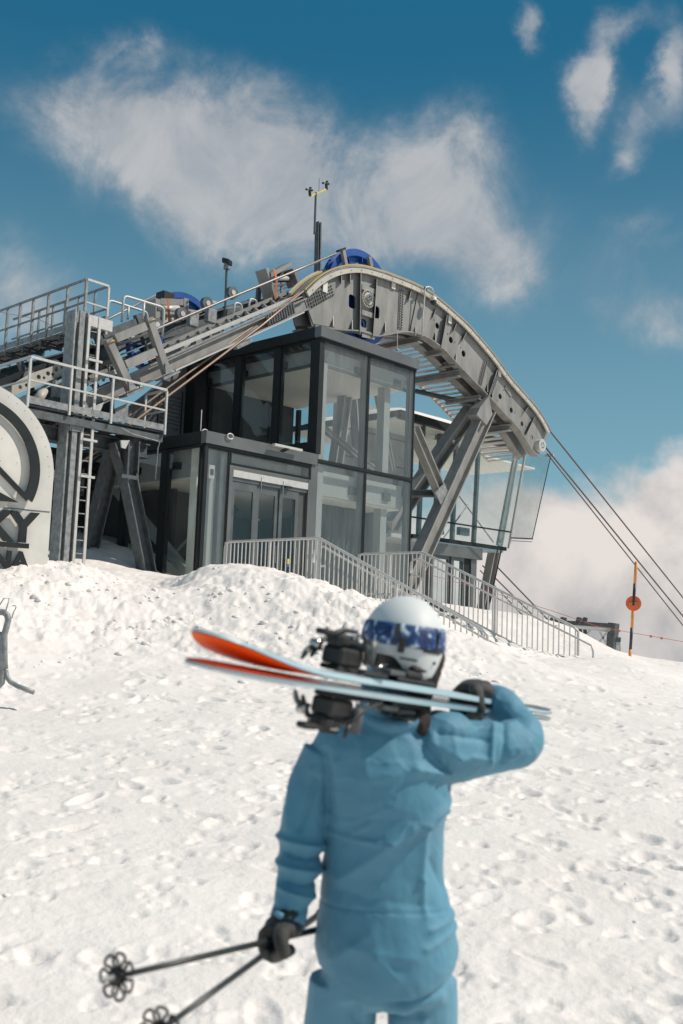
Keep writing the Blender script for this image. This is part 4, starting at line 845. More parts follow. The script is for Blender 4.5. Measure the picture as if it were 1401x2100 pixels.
# running gear and cabling on the left part of the track
for k in range(9):
    x = 20+k*52; q = PV(x+40, 786-.42*x-2, VG+.75); w_ = part('guide_roller', MB().cyl(q-BV*.06, q+BV*.06, .17, 20), 'galvanised_dark', track); part('roller_cap', MB().cyl(q-BV*.075, q-BV*.055, .07, 12), 'rail_paint', w_)
for k, (x0, y0, x1, y1, r) in enumerate(((10, 830, 420, 640, .03), (0, 845, 380, 668, .022), (30, 880, 330, 742, .028), (60, 800, 150, 850, .02), (190, 700, 240, 790, .02))):
    a = PV(x0, y0, VG+.5+.1*k); b = PV(x1, y1, VG+.5+.1*k); part('conduit', MB().tube([a+(b-a)*t-UP*.10*math.sin(6.28*t*3)*.3 for t in np.linspace(0, 1, 14)], r, 6), ('black_plastic', 'galvanised', 'galvanised_dark')[k % 3], track, smooth=True)
for x, y in ((120, 800), (60, 830), (150, 730), (395, 655), (432, 648)): part('junction_box', MB().box(PV(x, y, VG+.4), (BU, BV, UP), (.14, .08, .18)), 'galvanised', track, bevel=.01)
part('dark_tray', MB().bar(PV(-40, 800, VG+1.0), PV(300, 668, VG+1.0), .5, .10), 'dark_frame', track)
part('cross_tie', MB().bar(PV(60, 842, 2.0), PV(0, 800, 4.5), .14, .14), 'galvanised_dark', track)
part('white_cowl', MB().slab([PV(85, 890, 3.0), PV(112, 880, 3.0), PV(120, 895, 3.0), PV(95, 905, 3.0)], BV*.4), 'cream_paint', track, bevel=.02)

# ------------------------------------------------------------------ column, ladder and platforms on the left
colm = thing('steel_column', 'tall galvanised steel column standing in the snow beside the ladder and round sign', 'column', P(125, 1165, 20.5))
cb, ct = P(127, 1185, 20.5), P(160, 641, 20.5); cb = np.array([ct[0], ct[1], cb[2]-.6])
part('shaft', MB().ibeam(cb, ct, .36, .34, .035, BU), 'galvanised', colm)
part('stiffener', MB().bar(cb+np.array([0, 0, .5])-BV*.17, ct-BV*.17, .05, .12, BU), 'galvanised', colm)
pz = P(150, 874, 20.5)[2]; cpz = np.array([ct[0], ct[1], pz])
part('clamp_plate', MB().box(cpz-BV*.20+BU*.02, (BU, BV, UP), (.15, .02, .13)), 'galvanised', colm)
m = MB()
for s1 in (-.11, .11):
    for s2_ in (-.1, .1): q = cpz-BV*.22+BU*(.02+s1)+UP*s2_; m.cyl(q, q-BV*.02, .016, 6)
part('bolts', m, 'galvanised_dark', colm, kind='stuff')
part('cap_beam', MB().bar(ct+BU*.05-UP*.1, ct+BU*.85-UP*.1, .08, .24), 'rail_paint', colm)
lad = thing('ladder', 'pale galvanised ladder fixed to the tall steel column', 'ladder', P(165, 1165, 20.3))
lv0 = 1.15
la_t, la_b = PV(184, 650, lv0), PV(150, 1180, lv0); lb_t, lb_b = PV(205, 652, lv0-.05), PV(165, 1165, lv0-.05)
la_b = np.array([la_t[0], la_t[1], la_b[2]-.3]); lb_b = np.array([lb_t[0], lb_t[1], lb_b[2]-.5])
part('stile', MB().bar(la_b, la_t, .035, .06, BU), 'rail_paint', lad); part('stile', MB().bar(lb_b, lb_t, .035, .06, BU), 'rail_paint', lad)
z = la_b[2]+.2; rme = MB().cyl(np.zeros(3), lb_t*np.array([1, 1, 0])-la_t*np.array([1, 1, 0]), .013, 8).mesh('rung', 'galvanised'); rl = []
while z < la_t[2]-.1: rl.append((la_t[0], la_t[1], z)); z += .277
repeat('rung', rme, lad, rl)
for y in (740, 980, 905): 
    q = PV(190, y, lv0); q = np.array([la_t[0], la_t[1], q[2]]); part('standoff', MB().bar(q-BV*.06, q-BV*.06+BU*.34, .03, .05), 'rail_paint', lad)

def galv_rail(o, a, b, hgt, posts, mid=(.5,), pw=.045, toe=.14, down=UP*0, mtt='rail_paint', tw=.035):
    """posts from a to b (floor points), top and middle rails"""
    a = np.array(a); b = np.array(b)
    part('top_rail', MB().bar(a+UP*hgt, b+UP*hgt, tw, .05), mtt, o)
    for k in mid: part('mid_rail', MB().bar(a+UP*hgt*k, b+UP*hgt*k, tw, .035), mtt, o)
    if toe: part('toe_board', MB().bar(a+UP*toe/2, b+UP*toe/2, .012, toe), 'galvanised', o)
    for t in posts: q = a*(1-t)+b*t; part('post', MB().bar(q-UP*.08, q+UP*(hgt-.03), pw, pw, BU), mtt, o)
def grating(o, a, b, dep, z, nx, ny, mt='galvanised_dark', name='grating', along_=None):
    """bar grating between a and b, dep = vector across"""
    m = MB(); a = np.array(a); b = np.array(b); dep = np.array(dep)
    for i in range(nx+1): q = a+(b-a)*i/nx; m.bar(q, q+dep, .012, .035)
    for j in range(ny+1): q = a+dep*j/ny; m.bar(q, b+dep*j/ny, .008, .03)
    return part(name, m, mt, o, kind='stuff')
# lower service platform
plat = thing('service_platform', 'galvanised grating platform with railing in front of the sloping track', 'platform', PV(200, 860, 1.3))
vp = 1.0
zf = uvz(PV(338, 884, vp))[2]; uR = uvz(PV(340, 850, vp))[0]; uL = uvz(PV(57, 820, vp))[0]; hR = uvz(PV(343, 800, vp))[2]-zf
uM = uvz(PV(230, 820, vp))[0]
galv_rail(plat, W(uL, vp, zf), W(uR, vp, zf), hR, [0, (uM-uL)/(uR-uL), 1.0, .28])
galv_rail(plat, W(uL, vp+.03, zf), W(uL, vp+1.3, zf), hR, [.98])
galv_rail(plat, W(uR, vp+.03, zf), W(uR, vp+.8, zf), hR, [.98], toe=0)
grating(plat, W(uL+.02, vp+.04, zf-.03), W(uR-.02, vp+.04, zf-.03), BV*1.1, zf, 90, 10)
part('edge_beam', MB().bar(W(uL, vp+.1, zf-.17), W(uR, vp+.1, zf-.17), .08, .16), 'galvanised_dark', plat)
part('edge_beam', MB().bar(W(uL, vp+1.1, zf-.17), W(uR, vp+1.1, zf-.17), .08, .16), 'galvanised_dark', plat)
for k in range(8): u_ = uL+.1+(uR-uL-.2)*k/7; part('joist', MB().bar(W(u_, vp+.15, zf-.12), W(u_, vp+1.05, zf-.12), .06, .10), 'galvanised_dark', plat)
part('deep_beam', MB().ibeam(W(uL+.3, vp+.6, zf-.42), W(uM+1.4, vp+.6, zf-.42), .25, .32, .03), 'galvanised_dark', plat)
part('drain_pipe', MB().tube([W(uL+2.2, vp-.06, zf-.14), W(uM+.5, vp-.06, zf-.22), W(uM+1.2, vp-.06, zf-.27)], .012, 6), 'galvanised', plat)
q = W(uM+1.2, vp-.06, zf-.27); part('drain_pipe', MB().tube([q, q+BU*.06-UP*.02, q+BU*.02-UP*.15, q-UP*.85], .014, 6), 'galvanised', plat, smooth=True)
# upper walkway, crossing between the tracks
walk = thing('upper_walkway', 'high grating walkway with railings running off to the left behind the column', 'walkway', PV(170, 670, 2.3))
A0 = PV(172, 666, 2.2); u0w, v0w, zw = uvz(A0); hW = uvz(PV(177, 572, 2.2))[2]-zw
uE2 = uvz(PV(218, 674, 2.2))[0]
ends = uvz(PU(-60, 720, u0w))[1]
galv_rail(walk, W(u0w, 2.2, zw), W(u0w, ends, zw), hW, [0.0]+[x for x in (.145, .30, .43, .545, .66, .78, .9)], mtt='galvanised', pw=.055)
galv_rail(walk, W(u0w+.02, 2.2, zw), W(uE2, 2.2, zw), hW, [1.0], toe=0)
galv_rail(walk, W(uE2, 2.23, zw), W(uE2, ends-1, zw), hW, [.12, .28, .42, .55, .7], mtt='galvanised', pw=.045)
part('mid_rail', MB().bar(W(uE2, 2.23, zw+hW*.12), W(uE2, ends-1, zw+hW*.12), .03, .04), 'galvanised', walk)
grating(walk, W(u0w+.01, 2.25, zw-.03), W(u0w+.01, ends, zw-.03), BU*(uE2-u0w), zw, 110, 9)
for k in range(7): v_ = 2.4+k*(ends-2.6)/6; part('joist', MB().bar(W(u0w-.0, v_, zw-.12), W(uE2, v_, zw-.12), .06, .12), 'galvanised_dark', walk)
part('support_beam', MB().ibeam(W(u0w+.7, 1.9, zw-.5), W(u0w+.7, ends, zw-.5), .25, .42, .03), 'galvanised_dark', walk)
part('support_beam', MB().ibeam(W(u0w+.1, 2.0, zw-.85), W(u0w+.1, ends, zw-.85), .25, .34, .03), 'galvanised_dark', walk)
part('bolt_lug', MB().box(PV(215, 660, 2.1), (BU, BV, UP), (.04, .08, .12)), 'galvanised', walk)
part('wire', MB().tube([PU(0, 640, u0w+.3), PU(80, 655, u0w+.3), PU(150, 690, u0w+.3)], .006, 5), 'galvanised', walk)
# tube handrails on the track
def bent(name, lab, pts, posts, v, grp=None):
    o = thing(name, lab, 'handrail', PV(*pts[0], v)); P_ = [PV(x, y, v) for x, y in pts]; out = []
    for i, q in enumerate(P_):
        if 0 < i < len(P_)-1:
            a, b = P_[i-1], P_[i+1]; r = .12
            for t in (-1, -.5, 0, .5, 1):
                q0 = q+nrm(a-q)*r; q1 = q+nrm(b-q)*r; s = (t+1)/2; out.append((1-s)**2*q0+2*s*(1-s)*q+s*s*q1)
        else: out.append(q)
    part('tube', MB().tube(out, .03, 10), 'rail_paint', o, smooth=True)
    for x0, y0, x1, y1 in posts: part('post', MB().cyl(PV(x0, y0, v), PV(x1, y1, v), .028, 10), 'rail_paint', o, smooth=True)
    return o
bent('tube_handrail', 'bent tube handrail with rounded corners above the tilted square frame, nearer one', [(250, 660), (254, 606), (337, 631), (333, 690)], [(296, 619, 293, 655)], 2.3)
bent('tube_handrail', 'lower bent tube handrail just behind, left of the nearer rounded one', [(219, 660), (223, 615), (303, 641), (302, 655)], [(264, 628, 262, 655)], 3.2)
for (x, y), lb in (((478, 622), 'left one of the two short hooped grab rails on the track'), ((509, 614), 'right one of the two short hooped grab rails on the track')):
    bent('grab_rail', lb, [(x, y+45), (x+3, y-2), (x+18, y+2), (x+16, y+40)], [(x+2, y+24, x+17, y+29)], 3.4)
o = thing('track_railing', 'thin dark railing behind the hooped grab rails', 'railing', PV(480, 660, 6))
for a, b in (((430, 640), (548, 604)), ((430, 655), (548, 622)), ((548, 604), (600, 585))): part('rail', MB().bar(PV(*a, 6), PV(*b, 6), .05, .05), 'galvanised_dark', o)
for x in (458, 490, 530, 548): part('post', MB().bar(PV(x+1, 632-(x-458)*.3, 6), PV(x-1, 665-(x-458)*.3, 6), .05, .05, BU), 'galvanised_dark', o)
o = thing('control_cabinet', 'grey control cabinet standing beside the hooped grab rails', 'cabinet', PV(480, 660, 5)); part('box', MB().slab([PV(464, 630, 5), PV(499, 626, 5), PV(497, 658, 5), PV(462, 662, 5)], BV*.3), 'painted_steel', o, bevel=.01); part('door', MB().slab([PV(467, 633, 4.97), PV(492, 630, 4.97), PV(490, 655, 4.97), PV(465, 658, 4.97)], BV*.02), 'galvanised_dark', o)
o = thing('steel_bracket_frame', 'dark upright steel bracket under the small roller frame', 'bracket', PV(532, 630, 4)); part('post', MB().bar(PV(531, 592, 4), PV(528, 630, 4), .10, .12, BU), 'galvanised_dark', o); part('arm', MB().bar(PV(528, 592, 4), PV(590, 583, 4), .10, .06), 'galvanised_dark', o); part('post', MB().bar(PV(578, 575, 4), PV(577, 615, 4), .06, .06, BU), 'galvanised', o)
o = thing('track_railing', 'thin railing in front of the far saddle and blue wheel', 'railing', PV(380, 680, 7.6))
part('rail', MB().bar(PV(328, 648, 7.6), PV(362, 646, 7.6), .04, .04), 'rail_paint', o); part('rail', MB().bar(PV(328, 679, 7.6), PV(440, 668, 7.6), .05, .05), 'galvanised_dark', o)
for x, y in ((362, 646), (408, 645), (424, 640), (330, 650)): part('post', MB().bar(PV(x, y, 7.6), PV(x-2, 690, 7.6), .06, .06, BU), 'galvanised', o)

# V shaped trestle legs
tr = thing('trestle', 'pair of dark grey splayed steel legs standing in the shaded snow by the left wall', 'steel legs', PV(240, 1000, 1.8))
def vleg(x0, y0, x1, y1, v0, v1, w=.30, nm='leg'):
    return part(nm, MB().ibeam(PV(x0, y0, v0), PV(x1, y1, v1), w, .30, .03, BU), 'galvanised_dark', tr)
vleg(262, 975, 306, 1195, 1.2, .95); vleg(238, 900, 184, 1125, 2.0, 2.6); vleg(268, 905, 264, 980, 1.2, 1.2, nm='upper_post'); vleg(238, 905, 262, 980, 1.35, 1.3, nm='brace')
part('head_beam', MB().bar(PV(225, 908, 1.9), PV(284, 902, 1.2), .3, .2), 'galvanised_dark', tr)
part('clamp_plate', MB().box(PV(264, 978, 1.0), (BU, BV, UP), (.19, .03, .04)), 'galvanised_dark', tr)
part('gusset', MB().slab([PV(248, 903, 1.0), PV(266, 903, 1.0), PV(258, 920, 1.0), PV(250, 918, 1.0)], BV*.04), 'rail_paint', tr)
o = thing('steel_bar_stack', 'small stack of pale steel bars leaning behind the column', 'steel stack', PV(115, 985, 3.2))
for k in range(4): part('bar', MB().bar(PV(104+k*3, 962+k*6, 3.2), PV(122+k*3, 994+k*3, 3.2), .05, .12), 'rail_paint', o)

# ------------------------------------------------------------------ round topped sign
sy = math.radians(36); SX = np.array([math.cos(sy), math.sin(sy), 0]); SN = np.array([math.sin(sy), -math.cos(sy), 0])
sr = P(106, 985, 16.6)    # right hand edge of the disc
def sol(px, py):          # point on sign plane
    d = sray(px, py); t = ((sr-EYE) @ SN)/(d @ SN); return EYE+d*t
e0 = sol(0, 797); e1 = sol(67, 850)
# fit circle through three edge points in sign coordinates
def s2(q): return ((q-sr) @ SX, q[2])
pts3 = [s2(sr), s2(e0), s2(e1), s2(sol(96, 921))]
A_ = np.array([[2*x, 2*y, 1] for x, y in pts3]); b_ = np.array([x*x+y*y for x, y in pts3]); sol_ = np.linalg.lstsq(A_, b_, rcond=None)[0]
SCX, SCZ = sol_[0], sol_[1]; SRAD = math.sqrt(sol_[2]+SCX**2+SCZ**2)
print('SIGN', SCX, SCZ, SRAD)
SRAD = min(SRAD, 2.4)
SC0 = sr-SX*SRAD; SC0 = np.array([SC0[0], SC0[1], SCZ])
sign = thing('round_top_sign', 'big white round topped sign with black ring, mountain outline and black letters', 'sign', SC0-UP*3.2)
zb = P(50, 1200, 16.6)[2]-.5-SC0[2]
out = [(SRAD*math.cos(t), SRAD*math.sin(t)) for t in np.linspace(0, math.pi, 48)]+[(-SRAD, zb), (SRAD, zb)]
def sgn(name, outer, holes, off, th, mt, par=sign): return link(name, flat_plate(name, outer, holes, th, SC0+SN*off, SX, UP, mt), par)
sgn('panel', out, [], 0, .16, 'sign_white')
def sc(px, py): q = sol(px, py); return ((q-SC0) @ SX, q[2]-SC0[2])
r1 = sc(74, 955); r2_ = sc(55, 955); Ro = math.hypot(*r1); Ri = math.hypot(*r2_); print('ring', Ro, Ri)
ae = math.atan2(*sc(52, 1028)[::-1]); 
ring = [(Ro*math.cos(t), Ro*math.sin(t)) for t in np.linspace(ae, math.pi-ae, 60)]+[(Ri*math.cos(t), Ri*math.sin(t)) for t in np.linspace(math.pi-ae, ae+.03, 60)]
sgn('ring', ring, [], .17, .05, 'sign_black')
sgn('back_disc', circ(0, 0, Ri*.86, 60), [], .115, .05, 'sign_inner')
m1, m2, m3, m4 = sc(52, 1030), sc(0, 970), sc(0, 981), sc(44, 1022)
def line2(a, b, w): a = np.array(a); b = np.array(b); d = (b-a)/np.linalg.norm(b-a); n = np.array([-d[1], d[0]])*w/2; return [tuple(a+n), tuple(b+n), tuple(b-n), tuple(a-n)]
pk = (sc(-70, 900)); sgn('mountain_outline', line2(sc(50, 1026), pk, .075), [], .172, .05, 'sign_black')
sgn('mountain_outline', line2(pk, sc(-240, 1040), .075), [], .174, .05, 'sign_black')
sgn('mountain_outline', [sc(-20, 1005), sc(30, 1032), sc(-5, 1029), sc(-40, 1040), sc(-60, 1015)], [], .176, .05, 'sign_black')
# lettering, each line one raised part
K0, K1 = sc(0, 1057), sc(0, 1108); hh = sc(30, 1054)[1]-sc(45, 1110)[1]
ytop = sc(40, 1053)[1]; ybot = sc(40, 1110)[1]; xr = sc(63, 1055)[0]
cap = (ytop-ybot); yr = math.atan2(0, 1)
t1 = text_mesh('BIG SKY', cap/0.70, .05, SC0+SN*.17+SX*(xr+.03)+UP*ybot, SX, UP, 'sign_black', bold=.030, align='RIGHT', sx=1.0)
link('lettering', t1, sign)
ytop2 = sc(35, 1133)[1]; ybot2 = sc(40, 1170)[1]; cap2 = ytop2-ybot2; xr2 = sc(48, 1165)[0]
t2 = text_mesh('MONTANA', cap2/0.70, .05, SC0+SN*.17+SX*(xr2+.02)+UP*ybot2, SX, UP, 'sign_black', bold=.018, align='RIGHT', sx=.98)
link('lettering', t2, sign)
b0, b1 = sc(52, 1116), sc(52, 1126); sgn('underline_bar', [(-b0[0]-.1, b0[1]), b0, (b0[0], b1[1]), (-b0[0]-.1, b1[1])], [], .17, .05, 'sign_black')
part('panel_seam', MB().box(SC0+SN*.085+UP*(sc(40, 1045)[1]), (SX, SN, UP), (SRAD-.02, .003, .006)), 'interior_dark', sign)
m = MB()
for k in range(26):
    t = math.pi*k/25*.98; q = SC0+SX*(SRAD-.08)*math.cos(t)+UP*(SRAD-.08)*math.sin(t)+SN*.08; m.cyl(q, q+SN*.006, .006, 6)
for x in np.linspace(-SRAD+.3, SRAD-.3, 7):
    for zz in (sc(20, 950)[1], sc(20, 905)[1], sc(20, 1045)[1]-.02): q = SC0+SX*x*.7+UP*zz+SN*.14; m.cyl(q, q+SN*.005, .006, 6)
part('rivets', m, 'interior_dark', sign, kind='stuff')
# ------------------------------------------------------------------ stair flight and its railings
ZD = 2.22; HR = 1.07
def rail_pts(u, vstart, vbreak, vend, ztop, zend): return [W(u, vstart, ztop), W(u, vbreak, ztop), W(u, vend, zend)]
def stair_rail(p0, p1, p2, lab, hu, flat0_label=None):
    """p0-p1 level, p1-p2 down the stairs"""
    o = thing('stair_railing', lab, 'railing', (p1[0], p1[1], p1[2]-1.1), 'painted railings either side of the snowy stairs')
    dn = nrm(p2-p1); end = p2
    pts = [p0-UP*1.0, p0-UP*.14]
    d01 = nrm(p1-p0)
    for t in np.linspace(0, math.pi/2, 5)[1:]: pts.append(p0-UP*.14+d01*.14*(1-math.cos(t))+UP*.14*math.sin(t))
    pts += [p1-d01*.06, p1+dn*.06]; pts += [end-dn*.12, end-UP*.05+dn*.0, end-UP*.18]
    pts += [end-UP*.95]
    part('top_rail', MB().tube(pts, .027, 10), 'rail_paint', o, smooth=True)
    L0 = np.linalg.norm(p1-p0); L1 = np.linalg.norm(p2-p1)
    bar_me = {}
    for tot_, A, D in ((L0, p0, d01), (L1, p1, dn)):
        n = int(tot_/np.linalg.norm(D[:2])*np.linalg.norm(D[:2])/(.118/np.linalg.norm(D[:2])))
        me = bar_me.setdefault('m', MB().bar(np.array([0, 0, -.93]), np.array([0, 0, -.02]), .019, .019, BU).mesh('baluster', 'rail_paint'))
        repeat('baluster', me, o, [A+D*tot_*(k+.5)/n for k in range(n)])
        part('bottom_rail', MB().bar(A-UP*.93, A+D*tot_-UP*.93, .03, .04), 'rail_paint', o)
        ps = MB().bar(np.array([0, 0, -1.25]), np.array([0, 0, 0]), .045, .045, BU).mesh('post', 'rail_paint')
        repeat('post', ps, o, [A+D*.03, A+D*(tot_*.5)])
    # wall-side handrail with looped ends
    h0 = p1-UP*.16+BU*hu; dh = dn
    hp = [h0-d01*.22-UP*.32+BU*0]
    a = h0-d01*.25
    loop = [h0-UP*.38+d01*.05, h0-UP*.38-d01*.12, a-UP*.30, a-UP*.08, a+d01*.08+UP*.0, h0+d01*.02, h0+dh*.2, p2-UP*.16+BU*hu, p2-UP*.16+BU*hu+dh*.38, p2-UP*.16+BU*hu+dh*.42-UP*.1, p2-UP*.16+BU*hu+dh*.42-UP*.35]
    part('handrail', MB().tube(loop, .021, 8), 'rail_paint', o, smooth=True)
    for t in (.12, .5, .88): q = p1*(1-t)+p2*t-UP*.14; part('handrail_bracket', MB().bar(q, q+BU*hu, .02, .02), 'rail_paint', o)
    return o
R1a = PZ_ = None
def PZ(px, py, z): d = sray(px, py); return EYE+d*(z-1.65)/d[2]
zt = ZD+HR
r1a, r1b = PZ(449, 1110, zt), PZ(668, 1105, zt)
ur1 = (uvz(r1a)[0]+uvz(r1b)[0])/2; r1a = W(ur1, uvz(r1a)[1], zt); r1b = W(ur1, uvz(r1b)[1], zt)
r1c = PU(1000, 1297, ur1)
r2b = PZ(868, 1133, zt); ur2 = uvz(r2b)[0]; r2a = PU(735, 1135, ur2); r2a = W(ur2, uvz(r2a)[1], zt); r2c = PU(1186, 1290, ur2)
print('rails', uvz(r1a), uvz(r1b), uvz(r1c), uvz(r2a), uvz(r2b), uvz(r2c))
stair_rail(r1a, r1b, r1c, 'nearer grey railing from the sliding doors down to the snow left of the stairs', .12)
stair_rail(r2a, r2b, r2c, 'farther grey railing on the right hand side of the snowy stairs', -.12)
st = thing('staircase', 'snow covered steel staircase between the two grey railings', 'stairs', r1b-UP*1.2)
v0s, v1s = uvz(r1b)[1], uvz(r1c)[1]; ztop_ = ZD-.02; zbot = uvz(r1c)[2]-HR
ns = 9
for k in range(ns):
    t = k/(ns-1); z_ = ztop_+(zbot-ztop_)*t; v_ = v0s+(v1s-v0s)*t
    part('tread', MB().box(W((ur1+ur2)/2, v_-.15, z_-.1), (BU, BV, UP), ((ur2-ur1)/2-.06, .15, .02)), 'galvanised_dark', st)
for u_ in (ur1+.05, ur2-.05): part('stringer', MB().bar(W(u_, v0s, ztop_-.12), W(u_, v1s, zbot-.12), .03, .26), 'galvanised_dark', st)
part('landing', MB().box(W((ur1+ur2)/2-.2, (v0s-.3)/2, ZD-.12), (BU, BV, UP), ((ur2-ur1)/2+.3, abs(v0s)/2-.2, .03)), 'concrete', st)

# ------------------------------------------------------------------ small equipment on the steelwork
wm = thing('weather_mast', 'thin weather mast with cup sensors rising behind the saddle', 'weather mast', PV(652, 560, 4.5))
vm = 4.5
part('mast', MB().ibeam(PV(651, 566, vm), PV(653, 456, vm), .17, .14, .03), 'galvanised_dark', wm)
part('mast', MB().bar(PV(656, 566, vm-.1), PV(658, 458, vm-.1), .04, .05, BU), 'galvanised_dark', wm)
part('pole', MB().cyl(PV(645, 480, vm-.2), PV(648, 395, vm-.2), .035, 8), 'galvanised_dark', wm); part('arm', MB().bar(PV(637, 402, vm-.2), PV(669, 388, vm-.2), .045, .05), 'yellow_label', wm)
part('lightning_rod', MB().cyl(PV(654, 395, vm-.2), PV(655, 366, vm-.2), .010, 6), 'galvanised_dark', wm)
for x, y in ((635, 393), (669, 380)):
    s_ = part('wind_sensor', MB().cyl(PV(x+1, y+9, vm-.2), PV(x, y-3, vm-.2), .045, 8), 'black_plastic', wm)
    m = MB(); c = PV(x, y-5, vm-.2)
    for k in range(3): t = 2*math.pi*k/3; q = c+(BU*math.cos(t)+BV*math.sin(t))*.10; m.tube([q-UP*.03, q, q+UP*.03], [.02, .05, .02], 6); m.bar(c, q, .015, .015)
    part('cups', m, 'black_plastic', s_)
lp = thing('floodlight_pole', 'thin dark pole with a small floodlight on top left of the roller frame', 'light pole', PV(461, 660, 5.6))
part('pole', MB().cyl(PV(461, 662, 5.6), PV(465, 548, 5.6), .035, 8), 'galvanised_dark', lp); part('swivel', MB().cyl(PV(465, 552, 5.6), PV(465.5, 544, 5.6), .10, 12), 'galvanised', lp)
part('lamp_head', MB().box(PV(466, 537, 5.6), (nrm(BU+BV*.4), nrm(-BU*.4+BV+UP*.35), UP), (.12, .13, .08)), 'black_plastic', lp, bevel=.02)
part('clamp', MB().box(PV(462, 632, 5.55), (BU, BV, UP), (.05, .05, .05)), 'black_plastic', lp)
dc = thing('dome_camera', 'white dome security camera on a curved pole over the saddle girder', 'camera', PV(868, 690, VG-.35))
vd = VG-.3
pts = [PV(866, 690, vd), PV(867, 650, vd), PV(871, 606, vd), PV(871, 594, vd), PV(874, 589, vd), PV(880, 588, vd), PV(886, 591, vd), PV(889, 598, vd), PV(890, 610, vd)]
part('pole', MB().tube(pts, .024, 8), 'rail_paint', dc, smooth=True)
c = PV(889, 616, vd); part('housing', MB().tube([c+UP*.14, c+UP*.10, c+UP*.0, c-UP*.02], [.03, .09, .11, .11], 16), 'sign_white', dc, smooth=True); part('dome', MB().tube([c-UP*.02, c-UP*.08, c-UP*.13, c-UP*.155], [.10, .092, .06, .01], 16), 'black_plastic', dc, smooth=True)
part('clip', MB().box(PV(873, 592, vd), (BU, BV, UP), (.06, .02, .03)), 'black_plastic', dc)
o = thing('rod_aerial', 'thin upright aerial standing on the tower roof edge', 'aerial', PV(815, 715, .3)); part('rod', MB().cyl(PV(815, 718, .3), PV(815, 684, .3), .012, 6), 'rail_paint', o); part('foot', MB().cyl(PV(815, 719, .3), PV(815, 716, .3), .05, 8), 'rail_paint', o)

# ------------------------------------------------------------------ ropes
def rope(name, pts, r, mt, lab, grp=None, n=8):
    m = MB(); m.tube(pts, r, n); o = single(name, m, mt, lab, 'cable', grp, smooth=True); return o
gr = 'steel ropes running down the mountain on the right'
def down(x0, y0, x1, y1, v, lab, r=.028, x2=None):
    a, b = PV(x0, y0, v), PV(x1, y1, v); e = b+(b-a)*2.2
    pts = [a+(e-a)*t-UP*0.6*math.sin(math.pi*t)*0.0 for t in np.linspace(0, 1, 12)]; return rope('haul_rope', pts, r, 'rope_steel', lab, gr)
down(1082, 826, 1401, 1226, VG-.02, 'uppermost of the three dark ropes descending right from the saddle tip')
down(1117, 915, 1401, 1264, VG+.1, 'middle one of the three dark ropes descending right from the saddle tip', .03)
down(1122, 930, 1401, 1283, VG+.6, 'lowest of the three dark ropes descending right from the saddle tip', .024)
down(1000, 1142, 1121, 1268, 8.5, 'upper dark rope passing below the viewing pavilion on the right', .034); down(990, 1160, 1071, 1240, 9.1, 'middle dark rope passing below the viewing pavilion on the right', .032); down(985, 1170, 1068, 1258, 9.6, 'lowest thin dark rope passing below the viewing pavilion on the right', .028)
rope('track_rope', [PV(622, 597, VG-.15), PV(540, 665, VG-.2), PV(273, 866, VG-.3), PV(200, 925, VG-.3), PV(110, 985, VG-.3)], .032, 'rope_copper', 'coppery rope crossing in front of the sloping girder, right hand one')
rope('track_rope', [PV(618, 597, VG+.1), PV(530, 662, VG), PV(268, 850, VG), PV(190, 905, VG+.1)], .026, 'rope_copper', 'coppery rope crossing in front of the sloping girder, left hand one')
rope('haul_rope', [PV(690, 520, VG+.33), PV(600, 558, VG+.33), PV(450, 620, VG+.33), PV(328, 672, VG+.3), PV(250, 705, VG+.3)], .034, 'rope_bright', 'twisted bright rope running up to the near blue wheel')
rope('haul_rope', [PV(330, 600, 8.6), PV(220, 655, 8.6), PV(160, 690, 8.6)], .036, 'rope_bright', 'twisted rope running from the far blue wheel down to the walkway')
rope('orange_cord', [PV(868, 1175, 1.5), PV(930, 1192, .8), PV(1000, 1212, .2), P(1130, 1252, 26), P(1230, 1286, 27), P(1401, 1316, 27), P(1500, 1330, 27)], .007, 'red_cord', 'thin red orange cord strung from the stair railing past the marker pole', n=5)
for i, (x, y) in enumerate(((1357, 1309), (1335, 1305), (1270, 1294))): single('cord_flag', MB().box(P(x, y, 27), (UP, BU, BV), (.03, .05, .012)), 'red_cord', ['small tuft on the orange cord, rightmost of three', 'small tuft on the orange cord, middle of three', 'small tuft on the orange cord, nearest the marker pole'][i], 'flag')

# ------------------------------------------------------------------ far lift tower head beyond the ridge
ft = thing('far_lift_tower', 'grey crossarm of a lift tower standing beyond the snow ridge', 'lift tower', P(1180, 1500, 40) )
YF = 40.0
def F(x, y, Y=YF): return P(x, y, Y)
part('crossarm_tube', MB().tube([F(1130, 1278), F(1252, 1290)], .13, 14), 'far_white', ft, smooth=True)
part('upright', MB().bar(F(1259, 1278), F(1253, 1340), .32, .35, BU), 'galvanised_dark', ft)
part('top_beam', MB().bar(F(1120, 1274), F(1258, 1283), .3, .16), 'far_dark', ft)
for a, b in (((1230, 1296), (1248, 1328)), ((1246, 1296), (1222, 1326)), ((1212, 1292), (1199, 1306)), ((1226, 1330), (1254, 1330))): part('lattice_bar', MB().bar(F(*a), F(*b), .07, .07), 'far_white', ft)
part('lower_beam', MB().bar(F(1205, 1318), F(1256, 1345), .2, .2), 'far_metal', ft)
for x, w in ((1137, 7), (1155, 5), (1187, 4), (1199, 3)): part('sheave_block', MB().bar(F(x-w, 1272), F(x+w, 1274), .4, .28), 'far_dark', ft, bevel=.03)
for x in (1190, 1200): part('hanger', MB().bar(F(x, 1290), F(x, 1302), .1, .12), 'far_dark', ft)
for x in (1264, 1268): part('insulator', MB().tube([F(x, 1310), F(x, 1322), F(x, 1336), F(x-.5, 1346)], [.07, .09, .10, .04], 10), 'far_white' if x == 1264 else 'chrome', ft)
part('insulator_head', MB().bar(F(1258, 1311), F(1272, 1312), .25, .2), 'far_dark', ft, bevel=.02)
